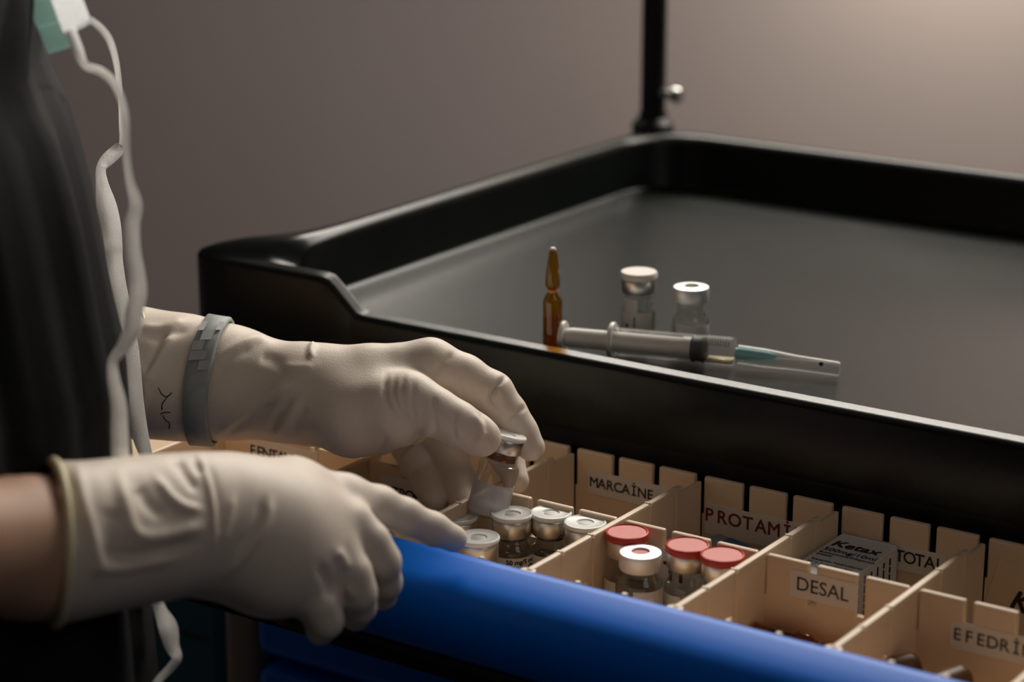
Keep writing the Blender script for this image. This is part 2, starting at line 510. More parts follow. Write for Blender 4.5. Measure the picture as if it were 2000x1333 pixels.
# carcass
box('top_deck', (CX0+.012, 1.0, 0.972), (CX1-.012, CY1-.01, 0.987), M['black'], cart, .002)
box('side_panel', (CX0+.012, 1.0, 0.14), (CX0+.024, CY1-.01, 0.972), M['greypost'], cart, .002)
box('side_panel', (CX1-.024, 1.0, 0.14), (CX1-.012, CY1-.01, 0.972), M['greypost'], cart, .002)
box('back_panel', (CX0+.024, CY1-.022, 0.14), (CX1-.024, CY1-.01, 0.972), M['greypost'], cart, .002)
box('bottom_panel', (CX0+.012, 1.0, 0.125), (CX1-.012, CY1-.01, 0.14), M['greypost'], cart, .002)
for x in (-0.872, CX1-.020):                    # rounded corner columns of the cabinet
    bm = bmesh.new(); add_box(bm, (x, 0.965, 0.125), (x+.034, 1.0, 0.915), .010, seg=4)
    from_bm('corner_column', bm, M['greypost'], cart, True)
box('drawer_rail', (CX0+.03, 0.992, 0.905), (CX1-.03, CY1-.03, 0.915), M['black'], cart, .001)
z = 0.895
for i, hgt in enumerate((0.075, 0.11, 0.15, 0.15, 0.15)):   # closed drawers below
    bm = bmesh.new(); add_box(bm, (-0.836, 0.955, z-hgt), (-0.226, 0.992, z), .008, seg=3)
    dr = from_bm('drawer', bm, M['blue'], cart, False)
    bm = bmesh.new()
    add_box(bm, (-0.72, 0.948, z-.022), (-0.34, 0.957, z-.010), .003)
    from_bm('drawer_handle', bm, M['black'], dr)
    z -= hgt+.008
for x in (-0.82, -0.25):
    for y in (1.03, 1.39):
        bm = bmesh.new(); add_box(bm, (x-.018, y-.018, .085), (x+.018, y+.018, .126), .004)
        fork = from_bm('caster_fork', bm, M['steel'], cart)
        Mx = Matrix.Translation((x, y, .045)) @ Matrix.Rotation(math.pi/2, 4, 'Y')
        lathe('wheel', [(0, -.012), (.03, -.012), (.045, -.008), (.045, .008), (.03, .012), (0, .012)], M['black'], fork, 20, Mx)
# waste bin hooked on the cart's left side
bm = bmesh.new(); add_box(bm, (-1.015, 0.985, 0.62), (-0.883, 1.20, 0.905), .012, seg=3)
sb = from_bm('side_bin', bm, M['teal'], cart, False, 'dark teal side bin')
bm = bmesh.new()
for (x0, z0, x1, z1) in ((-0.957, .64, -0.955, .80), (-0.955, .801, -0.90, .803)):
    add_box(bm, (x0, 0.9842, z0), (x1, 0.9862, z1), 0)
from_bm('panel_groove', bm, M['black'], sb)
# upright post at the back corner of the tray
px, py = -0.846, 1.417
lathe('post', [(0, 1.04), (.0090, 1.04), (.0090, 1.95), (.0075, 1.953), (0, 1.953)], M['post'], cart, 20, Matrix.Translation((px, py, 0)))
lathe('post_collar', [(0, 1.05), (.0150, 1.05), (.0150, 1.0615), (.0125, 1.064), (.0103, 1.066), (.0103, 1.070), (0, 1.070)], M['post'], cart, 24, Matrix.Translation((px, py, 0)))
kb = Matrix.Translation((px, py, 1.094)) @ Matrix.Rotation(math.radians(60), 4, 'Z') @ Matrix.Rotation(math.pi/2, 4, 'Y')
lathe('clamp_knob', [(0, 0), (.003, 0), (.003, .013), (.0055, .014), (.0058, .017), (.005, .020), (0, .021)], M['steel'], cart, 16, Matrix.Translation((px+.004, py-.002, 1.084)) @ Matrix.Rotation(math.radians(0), 4, 'Z') @ Matrix.Rotation(math.pi/2, 4, 'Y'))

# the open drawer: a pulled-out box with a rounded blue lip
drw = bpy.data.objects.new('open_drawer', None); COL.objects.link(drw); drw.parent = cart
DX0, DX1 = -0.838, -0.228
bm = bmesh.new()
add_box(bm, (DX0, 0.822, 0.9165), (DX1, 1.20, 0.9265))
add_box(bm, (DX0, 0.822, 0.9265), (DX0+.004, 1.20, 0.966))
add_box(bm, (DX1-.004, 0.822, 0.9265), (DX1, 1.20, 0.966))
add_box(bm, (DX0, 1.196, 0.9265), (DX1, 1.20, 0.966))
from_bm('drawer_box', bm, M['black'], drw)
bm = bmesh.new()                               # profile of the blue front, swept along x
prof = [(0.8225, 0.938), (0.8225, 0.9795), (0.8220, 0.9808), (0.8205, 0.9813), (0.8170, 0.9806), (0.8100, 0.9788), (0.8030, 0.9765), (0.7975, 0.9737), (0.7940, 0.9700), (0.7920, 0.9650),
        (0.7910, 0.9590), (0.7912, 0.9520), (0.7925, 0.9460), (0.7950, 0.9420), (0.7990, 0.9395), (0.8060, 0.9385)]
xs = [-0.812, -0.808, -0.6, -0.4, -0.216, -0.212]
R = []
for x in xs:
    e = .0015 if x in (xs[0], xs[-1]) else 0
    cy, cz = .812, .957
    R.append([bm.verts.new((x, y+(cy-y)*e*30*.1, z+(cz-z)*e*30*.1)) for y, z in prof])
for a, b in zip(R, R[1:]):
    for k in range(len(prof)):
        f = bm.faces.new((a[k], b[k], b[(k+1) % len(prof)], a[(k+1) % len(prof)])); f.smooth = True
bm.faces.new(R[0]); bm.faces.new(list(reversed(R[-1])))
ff = from_bm('drawer_front', bm, M['blue'], drw, False, 'bright blue rounded drawer front')
for p in ff.data.polygons: p.use_smooth = True
ff.data.set_sharp_from_angle(angle=math.radians(50))
bm = bmesh.new()                               # dark pull strip under the lip
pl = [(-0.705, .8080, .9395), (-0.695, .8030, .9392), (-0.680, .7985, .9388), (-0.655, .7960, .9384), (-0.5, .7955, .9380), (-0.215, .7955, .9380)]
for a in range(1):
    rr = []
    for x, y, z in pl:
        rr.append([bm.verts.new((x, y, z)), bm.verts.new((x, y+.0005, z-.0085)), bm.verts.new((x, y+.010, z-.010)), bm.verts.new((x, y+.012, z+.003)), bm.verts.new((x, y+.004, z+.0035))])
    for a_, b_ in zip(rr, rr[1:]):
        for k in range(5): bm.faces.new((a_[k], b_[k], b_[(k+1) % 5], a_[(k+1) % 5]))
    bm.faces.new(rr[0]); bm.faces.new(list(reversed(rr[-1])))
from_bm('pull_strip', bm, M['black'], drw, True)

# ------------------------------------------------------------------ divider insert in the drawer
org = empty('drawer_organizer', (0, 0, 0), 'cream plastic drawer insert divided into labelled compartments', 'organizer')
T = 0.0035
XR = [-0.788, -0.7105, -0.631, -0.5535, -0.4755, -0.398, -0.3205]     # right faces of the long dividers
XR = XR[1:]
LX, RX = -0.810, -0.243
YF, YM, YB = 0.8255, 0.9055, 0.9830            # front wall, cross wall row, back wall row
ZB = 0.9275
box('base_plate', (LX-.003, YF-.003, ZB), (RX, YB+T, ZB+.003), M['cream'], org)

def divider(x, y0, y1, left=False):
    bm = bmesh.new()
    add_box(bm, (x-T, y0, ZB+.003), (x, y1-.020, D), .0010)
    add_box(bm, (x-T+.0004, y1-.0215, ZB+.003), (x-.0004, y1, D-.0035), .0008)     # lowered tail by the back wall
    for i in range(1, 6):                      # fine ribs on both faces and a small raised bar on the rim
        y = y0+(YM-y0)*i/3 if i < 3 else YM+(YB-YM)*(i-3)/3
        if i == 3: continue
        add_box(bm, (x-.0001, y-.0005, ZB+.003), (x+.0004, y+.0005, D-.0012))
        add_box(bm, (x-T-.0004, y-.0005, ZB+.003), (x-T+.0001, y+.0005, D-.0012))
        add_box(bm, (x-T*.9, y-.0007, D-.0010), (x-T*.1, y+.0007, D+.0004))
    for y in (y0+.047,):                       # short locating bar low on the face
        add_box(bm, (x-.0001, y-.0016, ZB+.003), (x+.0011, y+.0016, D-.021), .0004)
    bmesh.ops.create_cone(bm, cap_ends=True, segments=16, radius1=.0046, radius2=.0040, depth=D-ZB-.0035,
                          matrix=Matrix.Translation((x-T/2, y0-.0005, (D+ZB+.0025)/2)))     # flared foot at the front wall
    return from_bm('divider', bm, M['cream'], org)
for x in XR: divider(x, YF, YB)
# end walls, front wall with its nubs
bm = bmesh.new(); add_box(bm, (LX-T, YF, ZB), (LX, YB+T, D), .001)
add_box(bm, (LX-.030, YF, D-.004), (LX-.002, YB+T, D-.0005), .001)
from_bm('end_wall', bm, M['cream'], org)
bm = bmesh.new(); add_box(bm, (RX, YF, ZB), (RX+T, YB+T, D), .001); from_bm('end_wall', bm, M['cream'], org)
box('front_wall', (LX, YF-.0028, ZB+.003), (RX, YF, D-.0035), M['cream'], org, .0006)
edges = [LX]+XR+[RX]
for i in range(len(edges)-1):
    for k in (1, 2):
        x = edges[i]+(edges[i+1]-T-edges[i])*k/3
        lathe('nub', [(0, 0), (.0017, 0), (.0017, .0028), (.0012, .0034), (0, .0036)], M['cream'], org, 10, Matrix.Translation((x, YF+.0008, D-.0035)))

def cross_panel(xa, xb, y, slots=True, name='cross_panel', tab_pattern=3):
    """panel between two dividers, its upper edge cut into tabs"""
    bm = bmesh.new()
    zc = D-.021
    add_box(bm, (xa, y+.0002, ZB+.003), (xb, y+T-.0002, zc))
    wd = (xb-xa)/tab_pattern
    g = .0019
    for k in range(tab_pattern):
        a = xa+wd*k+(g if k else .0006); b = xa+wd*(k+1)-(g if k < tab_pattern-1 else .0012)
        n0 = len(bm.verts)
        r = bmesh.ops.create_cube(bm, size=1)
        for v in r['verts']:
            v.co = Vector((a+(v.co.x+.5)*(b-a), y+(v.co.y+.5)*T, zc-.002+(v.co.z+.5)*(D-.0008-zc+.002)))
        es = [e for e in set(e for v in r['verts'] for e in v.link_edges) if max(v.co.z for v in e.verts) > zc+.001]
        bmesh.ops.bevel(bm, geom=es, offset=.0011, segments=2, affect='EDGES', profile=.5)
    return from_bm(name, bm, M['cream'], org)
cells = [(LX, XR[0]-T)]+[(XR[i], XR[i+1]-T) for i in range(len(XR)-1)]+[(XR[-1], RX)]
for a, b in cells:
    cross_panel(a, b, YM)
    cross_panel(a, b, YB)

def card(x0, x1, z0, z1, y, s, size, sx, sz, pitch=None, m='ink', bold=0.0, mp='paper', rot=0.0, tilt=0.0, shear=0.0):
    """printed card stuck on a panel that faces the front, with its letters"""
    cx, cz = (x0+x1)/2, (z0+z1)/2
    Rm = Matrix.Translation((cx, y, cz)) @ Matrix.Rotation(rot, 4, 'Y') @ Matrix.Rotation(tilt, 4, 'X') @ Matrix.Translation((-cx, -y, -cz))
    bm = bmesh.new(); add_box(bm, (x0, y-.0004, z0), (x1, y-.00005, z1), .0001, seg=1)
    bm.transform(Rm)
    c = from_bm('label_card', bm, M[mp], org)
    Mx = Rm @ Matrix.Translation((sx, y-.0005, sz)) @ Matrix.Rotation(math.pi/2, 4, 'X')
    lettering('lettering', s, size, Mx, M[m], c, pitch, bold, shear)
    return c
card(-0.4622, -0.4272, .9615, .9752, YM, 'DESAL', .0095, -0.4588, .9655, bold=.00002)
card(-0.3812, -0.3290, .9557, .9688, YM, 'EFEDR\u0130N', .0082, -0.3778, .9600, pitch=.0056, bold=.00008)
card(-0.7915, -0.7430, .9630, .9775, YM, 'FENTANYL', .0088, -0.7885, .9668, pitch=.0050, bold=.00012)
card(-0.7020, -0.6580, .9580, .9740, YM, 'ATROP\u0130N', .0080, -0.6967, .9627, pitch=.0047, bold=.00012)
card(-0.6230, -0.5680, .9560, .9690, YB, 'MARCA\u0130NE', .0076, -0.6190, .9603, pitch=.00495, bold=.00012)
card(-0.5545+.003, -0.4880, .9490, .9655, YB, 'PROTAM\u0130N', .0100, -0.5490, .9560, m='redink', bold=.00015, pitch=.0075)
card(-0.4655, -0.4180, .9530, .9660, YB, 'PENTOTAL', .0088, -0.4582, .9575, pitch=.0053, bold=.00008)
card(-0.3960, -0.3500, .9330, .9640, YB, 'K', .0135, -0.3845, .9450, bold=.0004, mp='cream', rot=.25, shear=.2)
card(-0.5350, -0.4950, .9470, .9700, YM, 'TI', .0130, -0.5262, .9545, m='redink', bold=.00035, pitch=.0058, mp='white_paper')

# ------------------------------------------------------------------ vials
def vial_root(loc, label, group, cat='vial', M4=None, name='medicine_vial'):
    o = empty(name, loc, label, cat, group)
    if M4 is not None: o.matrix_world = M4
    return o

def vial_parts(root, r=.0110, hb=.031, hs=.038, hn=.0425, rc=.0101, hc=.0085, liquid=.018, stopper='stopper', crimp='alu', cap=None, label=None, rn=.0075, film='vialpaper', fluid='liquid', plug=False):
    bev = .0015
    rg = r
    lathe('glass_body', [(0, .0008), (rg-.003, .0004), (rg-bev, 0), (rg-.0004, .0006), (rg, bev), (rg, hb), (rg-.0003, hb+.25*(hs-hb)), (rg-.0011, hb+.52*(hs-hb)), (rg-.0022, hb+.72*(hs-hb)), (rn+.0007, hs-.12*(hs-hb)), (rn+.0001, hs+.0003), (rn+.0005, hs+.0008), (rn, hs+.0014), (rn, hn-.001)], M['glass'], root, 32)
    if liquid:
        lathe('liquid', [(0, .0022), (rg-.0022, .0022), (rg-.0013, .0032), (rg-.0013, liquid-.0004), (rg-.0016, liquid), (0, liquid)], M[fluid], root, 28)
    zp = hs+.0005 if plug else hn-.0012
    lathe('stopper', [(0, zp), (rn-.0022 if not plug else rn-.0008, zp), (rn-.0006, hn), (rc-.0012, hn+.0004), (rc-.0012, hn+hc-.0012), (0, hn+hc-.001)], M[stopper], root, 24)
    h0, h1 = hn-.0005, hn+hc-.0005
    if cap is None:                            # bare crimp seal with its open centre
        lathe('crimp_seal', [(rc-.0016, h0-.0002), (rc-.0006, h0), (rc, h0+.0008), (rc, h1-.0009), (rc-.0003, h1-.0002), (rc-.0010, h1), (.0046, h1+.0003), (.0042, h1-.0001), (.0042, h1-.0008)], M[crimp], root, 36)
        lathe('stopper_face', [(0, h1-.0006), (.0032, h1-.0006), (.0041, h1-.0010)], M[stopper], root, 24)
    else:
        lathe('crimp_seal', [(rc-.0016, h0-.0002), (rc-.0006, h0), (rc, h0+.0008), (rc, h1-.0006), (rc-.0004, h1), (0, h1)], M[crimp], root, 36)
        t = .0036
        if cap == 'red':
            rr = rc+.0009
            lathe('cap', [(0, h1-.0001), (rr-.0006, h1-.0001), (rr, h1+.0005), (rr+.0001, h1+t-.0012), (rr-.0004, h1+t-.0002), (rr-.0009, h1+t), (rr-.0014, h1+t-.0005), (0, h1+t-.0005)], M['red'], root, 40)
        elif cap == 'white':
            rr = rc+.0008
            lathe('cap', [(0, h1-.0001), (rr-.0005, h1-.0001), (rr, h1+.0004), (rr, h1+t-.0009), (rr-.0006, h1+t), (0, h1+t)], M['whitecap'], root, 36)
        else:                                  # clear flip-off disc with a grey button at its centre
            rr = rc+.0006
            lathe('cap', [(0, h1-.0001), (rr-.0012, h1-.0001), (rr-.0010, h1+.0007), (rr, h1+.0010), (rr+.0001, h1+.0021), (rr-.0003, h1+.0026), (rr-.0008, h1+.0027), (rr-.0013, h1+.0023), (.0044, h1+.0023), (.0040, h1+.0017), (0, h1+.0017)], M['milk'], root, 40)
            lathe('cap_button', [(0, h1+.0021), (.0030, h1+.0021), (.0036, h1+.0018)], M['milkring'], root, 24)
    if label:
        z0, z1, a0, a1 = label
        lathe('label_film', [(rg+.00008, z0), (rg+.00022, z0+.0003), (rg+.00022, z1-.0003), (rg+.00008, z1)], M[film], root, 30, None, (a0, a1))
    return h1

def curved_text(parent, s, size, r, ang, zc, material, bold=0, vertical=False, step=0.0):
    """letters wrapped round a vial of radius r, centred on angle ang"""
    bm = text_mesh(s, size, None, bold)
    if not bm.verts: return
    xs_ = [v.co.x for v in bm.verts]; x0, x1 = min(xs_), max(xs_)
    for v in bm.verts:
        x, y = v.co.x-(x0+x1)/2, v.co.y
        if vertical: x, y = -y, x
        a = ang+x/r
        v.co = Vector(((r)*math.cos(a), (r)*math.sin(a), zc+y))
    me = bpy.data.meshes.new('label_print'); bm.to_mesh(me); bm.free()
    return link('label_print', me, material, parent, False)

FACE = math.atan2(-FWD[1], -FWD[0])            # direction from the vials towards the viewer's side
Z0 = ZB+.003
# four clear-capped vials in the third compartment
HW = .0504
def base_of(px, py, ztop, H):
    p = at_z(px, py, ztop); return Vector((p[0], p[1], ztop-H))
SP = [((1000, 1000), 'clear-capped vial standing directly under the held vial, half hidden by it', .978),
      ((1076, 998), 'clear-capped vial in the middle of the row by the notched wall', .978),
      ((1143, 1017), 'clear-capped vial tucked into the corner beside the divider of the red caps', .978),
      ((934, 1046), 'clear-capped vial beside the pointing fingertip, nearest the blue drawer edge', .978),
      ((893, 1004), 'clear-capped vial in shadow behind the pointing finger', .974)]
for i, ((px, py), lab, zt) in enumerate(SP):
    H = hn_ = .0533
    loc = base_of(px, py, zt, zt-Z0)
    r_ = vial_root(loc, lab, 'clear-capped vials in the compartment')
    k = (zt-Z0-.0112)
    vial_parts(r_, r=.0107, hb=k-.0088, hs=k-.0032, hn=k, rc=.0098, cap='clear', liquid=.024, plug=True, stopper='stopper' if i == 3 else 'greystopper', label=(.004, .0268, FACE-1.9, FACE+1.9))
    if i in (0, 1):
        rr = .0107+.00027
        curved_text(r_, '50 mg/5 ml', .0034, rr, FACE+.42, .0236, M['ink'], .00012)
        curved_text(r_, 'Rokuronyum Bromür', .0020, rr, FACE+.15, .0206, M['ink'], 0)
        curved_text(r_, 'i.v.', .0024, rr, FACE+.2, .0170, M['ink'], .0001)
        curved_text(r_, '\u25cf', .0046, rr, FACE+.98, .0192, M['redink'], .0003)
# red caps and the uncapped one
RP = [((1225, 1038), 'red-capped vial at the left, behind the uncapped silver vial', .0),
      ((1343, 1063), 'red-capped vial in the middle, against the notched wall', .2),
      ((1411, 1082), 'red-capped vial at the right, against the divider', .1)]
for (px, py), lab, aa in RP:
    zt = .980
    loc = base_of(px, py, zt, zt-Z0)
    r_ = vial_root(loc, lab, 'red-capped vials')
    k = zt-Z0-.0116
    vial_parts(r_, r=.0108, hb=k-.0095, hs=k-.0032, hn=k, rc=.0097, cap='red', liquid=.020, fluid='powder', stopper='stopper', crimp='alu',
               label=(.003, .0265, FACE-1.75+aa, FACE-.55+aa), film='vialpaper')
    curved_text(r_, 'Heparin sodyum', .0021, .0110, FACE-1.0+aa, .018, M['ink'], 0, True)
    curved_text(r_, '5000 IU/ml', .0021, .0110, FACE-.75+aa, .016, M['ink'], 0, True)
loc = base_of(1251, 1078, .9775, .9775-Z0)
r_ = vial_root(loc, 'uncapped vial with a silver seal and red rubber centre among red caps', None)
k = .9775-Z0-.0080
vial_parts(r_, r=.0108, hb=k-.0085, hs=k-.0032, hn=k, rc=.0101, cap=None, liquid=.020, fluid='powder', stopper='redstopper', crimp='alubright', label=(.003, .0305, FACE-.35, FACE+1.5), film='vialpaper')
lathe('label_patch', [(.01115, .004), (.01120, .0043), (.01120, .0270), (.01115, .0273)], M['paper'], r_, 12, None, (FACE-.18, FACE+.55))
for zc in (.0228, .0208):
    lathe('label_print', [(.01130, zc), (.01130, zc+.0004)], M['ink'], r_, 12, None, (FACE-.14, FACE+.50))
curved_text(r_, '\u25a0', .006, .0113, FACE+.3, .0168, M['bluink'], 0)
curved_text(r_, 'Heparin 5000', .0022, .0110, FACE+.85, .020, M['ink'], 0, True)
curved_text(r_, 'i.v. s.c.', .0020, .0110, FACE+1.05, .018, M['ink'], 0, True)

# ------------------------------------------------------------------ things on the tray
def on_tray(px, py):
    p = at_z(px, py, ZF); return Vector((p[0], p[1], ZF))
amb = empty('ampoule', on_tray(1079, 689)+Vector((0, 0, .0002)), 'amber glass ampoule standing upright on the black tray', 'ampoule')
def ampoule_parts(root, s=1.0, brown='amber'):
    r = .0053*s
    lathe('glass_body', [(0, .0003), (r*.8, 0), (r, .0008), (r, .0285*s), (r*.92, .0305*s), (r*.62, .0328*s), (.0026*s, .034*s), (.0026*s, .0352*s), (.0040*s, .0375*s), (.0041*s, .040*s), (.0034*s, .047*s), (.0024*s, .0545*s), (.0016*s, .0575*s), (0, .0585*s)], M[brown], root, 24)
    lathe('liquid', [(0, .0012), (r-.0009, .0012), (r-.0008, .002), (r-.0008, .020*s), (0, .020*s)], M['amberfluid'], root, 20)
M['amberfluid'] = thin_glass('amber_fluid', (0.86, 0.58, 0.22), 0.02, 1.33)
ampoule_parts(amb)
lathe('neck_ring', [(.00265, .0338), (.0029, .0342), (.0029, .0350), (.00265, .0354)], mat('amber_neck_paint', (0.75, 0.32, 0.05), .4), amb, 20)
lathe('tip_dot', [(0, .0588), (.0013, .0584), (.0019, .0573)], M['whitecap'], amb, 12)

# vial heights worked out from the tray
t1 = at(1248, 532, 1.285); t2 = at(1350, 560, 1.262)
H1, H2 = t1[2]-ZF, t2[2]-ZF
v1 = vial_root(Vector((t1[0], t1[1], ZF+.0002)), 'white-capped glass vial on the tray behind the syringe', None)
k = H1-.0112
vial_parts(v1, r=.0103, hb=k-.0130, hs=k-.0055, hn=k, rc=.0095, cap='white', liquid=.012, stopper='stopper', label=(.004, .0150, FACE-1.3, FACE+.75), film='vialpaper')
lathe('label_print', [(.01065, .0062), (.01065, .0085)], M['redink'], v1, 6, None, (FACE-.75, FACE-.60))
lathe('label_print', [(.01065, .0042), (.01065, .0125)], M['greystopper'], v1, 6, None, (FACE-.30, FACE-.22))
lathe('round_sticker', [(.01062, .0140), (.01062, .0225)], milky('pale_sticker', (.62, .58, .54), .25), v1, 10, None, (FACE-.85, FACE-.10))
v2 = vial_root(Vector((t2[0], t2[1], ZF+.0002)), 'uncapped silver-sealed vial on the tray beside the white-capped one', None)
k = H2-.0080
vial_parts(v2, r=.0104, hb=k-.0125, hs=k-.0055, hn=k, rc=.0098, cap=None, liquid=.012, stopper='greystopper', crimp='alubright', label=(.003, k-.0122, FACE-.95, FACE+1.2), film='film')

# syringe lying on the tray
def syringe():
    A = at_z(1096, 690, ZF); B = at_z(1640, 739, ZF)
    A = Vector((A[0], A[1], ZF)); B = Vector((B[0], B[1], ZF))
    ax = (B-A).normalized(); L = (B-A).length
    R = .0079
    root = empty('syringe', A, 'clear plastic syringe with black plunger seal and capped teal needle on the tray', 'syringe')
    zrot = math.atan2(ax.y, ax.x)
    root.rotation_euler = (0, 0, zrot)
    def P(x, dz=0): return x, dz
    def lx(name, prof, m, dz=R+.0012, seg=28, dy=0, scale=None):
        Mx = Matrix.Translation((0, dy, dz)) @ Matrix.Rotation(math.pi/2, 4, 'Y')
        if scale: Mx = Mx @ Matrix.Diagonal((*scale, 1, 1))
        return lathe(name, prof, m, root, seg, Mx)
    def xp(px):                                # distance along the syringe of an image column
        P_ = at(px, 700+(px-1300)*.09, 1.25)
        lo, hi = 0.0, L
        for _ in range(40):
            mid = (lo+hi)/2; q = A+ax*mid
            x, _, _ = project(np.array([q.x, q.y, ZF+R])[None])
            if x[0] < px: lo = mid
            else: hi = mid
        return lo
    x_th, x_fl, x_seal0, x_seal1, x_be, x_hub, x_cap0, x_end = 0.0, xp(1192), xp(1352), xp(1378), xp(1434), xp(1445), xp(1466), L
    lx('thumb_rest', [(0, 0), (.0082, 0), (.0086, .0006), (.0086, .0018), (.0082, .0024), (0, .0024)], M['plunger'], R+.0015)
    lx('plunger_rod', [(0, .0022), (.0048, .0022), (.0056, .006), (.0056, x_seal0-.006), (.0062, x_seal0-.005), (.0062, x_seal0-.0002), (0, x_seal0-.0002)], M['plunger'], R+.0012, 20)
    lx('flange', [(.0066, x_fl), (.0094, x_fl), (.0097, x_fl+.0006), (.0097, x_fl+.0018), (.0093, x_fl+.0024), (.0066, x_fl+.0024)], M['plunger'], R+.0021, scale=(1.0, 1.0))
    lx('barrel', [(R-.0009, x_fl+.002), (R, x_fl+.002), (R, x_be-.0005), (R-.0006, x_be), (.0028, x_be+.0003), (.0024, x_be+.001), (.0022, x_hub+.002)], M['syringe'])
    lx('plunger_seal', [(0, x_seal0), (R-.0012, x_seal0), (R-.0006, x_seal0+.0008), (R-.0012, x_seal0+.002), (R-.0012, x_seal1-.002), (R-.0006, x_seal1-.0008), (R-.0014, x_seal1), (0, x_seal1+.001)], M['black'])
    bm = bmesh.new()                           # printed scale rings on the far end
    n = 9
    for i in range(n):
        x = x_seal1+.0018+(x_be-x_seal1-.004)*i/(n-1)
        Mx = Matrix.Translation((0, 0, R+.0012)) @ Matrix.Rotation(math.pi/2, 4, 'Y')
        add_lathe(bm, [(R+.00008, x), (R+.00008, x+.0004)], 10, 0, Mx, (math.pi*.62, math.pi*1.32))
    me = bpy.data.meshes.new('scale_marks'); bm.to_mesh(me); bm.free(); link('scale_marks', me, mat('grey_print', (.16, .16, .17), .6), root)
    bm = bmesh.new()                           # a little fluid left at the bottom of the barrel
    Mx = Matrix.Translation((0, 0, R+.0012)) @ Matrix.Rotation(math.pi/2, 4, 'Y')
    rgs = []
    for x in (x_seal1+.0008, x_be-.0008):
        ring = []
        for i in range(13):
            a = math.pi*(-.27+.54*i/12)
            ring.append(bm.verts.new(Mx @ Vector(((R-.0012)*math.cos(a), (R-.0012)*math.sin(a), x))))
        rgs.append(ring)
    for i in range(13): bm.faces.new((rgs[0][i], rgs[0][(i+1) % 13], rgs[1][(i+1) % 13], rgs[1][i]))
    bm.faces.new(rgs[0]); bm.faces.new(rgs[1])
    from_bm('fluid', bm, M['drug'], root, True)
    lx('needle_hub', [(0, x_be+.001), (.0030, x_be+.001), (.0033, x_hub), (.0031, x_hub+.002), (.0030, x_cap0), (.0022, x_cap0+.010), (.0012, x_cap0+.013), (0, x_cap0+.014)], M['needlehub'], R+.0006, 18)
    lx('needle', [(0, x_cap0), (.00035, x_cap0), (.00035, x_end-.006), (0, x_end-.004)], M['steel'], R-.0001, 8)
    Mx = Matrix.Translation((x_be, 0, R+.0004)) @ Matrix.Rotation(math.atan2(R-.0045, x_end-x_be), 4, 'Y') @ Matrix.Rotation(math.pi/2, 4, 'Y')
    lc = x_end-x_be
    lathe('needle_cap', [(.0040, .002), (.0052, .002), (.0052, .016), (.0050, .020), (.0042, .034), (.0040, lc-.0010), (.0034, lc), (0, lc)], milky('needle_cap_plastic', (.78, .77, .73), .55, .18), root, 20, Mx)
    lathe('cap_slot', [(0, 0), (.0012, 0), (.0012, .0005), (0, .0006)], M['greystopper'], root, 10, Matrix.Translation((x_end-.0095, -.0030, R+.0005-.0008)) @ Matrix.Rotation(math.radians(60), 4, 'X'))
syringe()

# ------------------------------------------------------------------ other contents of the drawer
# carton in the back compartment
bx0, bx1, by0, by1, bz1 = -0.4732, -0.4425, 0.9115, 0.9805, 0.9660
ct = empty('medicine_carton', ((bx0+bx1)/2, (by0+by1)/2, Z0), 'white printed medicine carton lying in the back compartment behind the DESAL card', 'carton')
ox, oy, oz = ct.location
bm = bmesh.new(); add_box(bm, (bx0-ox, by0-oy, .0), (bx1-ox, by1-oy, bz1-Z0), .0006); from_bm('box_body', bm, M['white_paper'], ct)
box('tuck_flap', (bx0-ox+.001, by1-oy-.001, bz1-Z0-.004), (bx1-ox-.001, by1-oy+.0004, bz1-Z0+.0003), M['white_paper'], ct, .0002)
zt = bz1-Z0+.0002
def top_text(s, size, x, y, bold=0, m='ink', shear=0):
    lettering('print', s, size, Matrix.Translation((x-ox, y-oy, zt)), M[m], ct, None, bold, shear)
top_text('Ketax', .0105, -0.4708, .9635, .00025, shear=.1)
top_text('500mg/10ml', .0057, -0.4712, .9562, .00006)
top_text('Enjeksiyonluk/\u0130nf\u00fczyonluk', .0028, -0.4712, .9524, .00002)
top_text('\u00c7\u00f6zelti', .0028, -0.4712, .9492, .00002)
top_text('Ketamin Hidroklor\u00fcr', .0032, -0.4702, .9420, .00002)
for i in range(3): top_text('her ml 50 mg ketamin i\u00e7erir', .0021, -0.4702, .9388-.0027*i, 0)
bm = bmesh.new()
random.seed(4)
for i in range(9):                             # rows of small print on the side panel
    y = by0+.006+.0068*i
    z1 = bz1-.0035
    while z1 > Z0+.006:
        ln = random.uniform(.002, .005)
        add_box(bm, (bx1-ox+.0001, y-oy-.0008, z1-ln-oz), (bx1-ox+.00022, y-oy+.0008, z1-oz))
        z1 -= ln+.0009
from_bm('print', bm, M['ink'], ct)

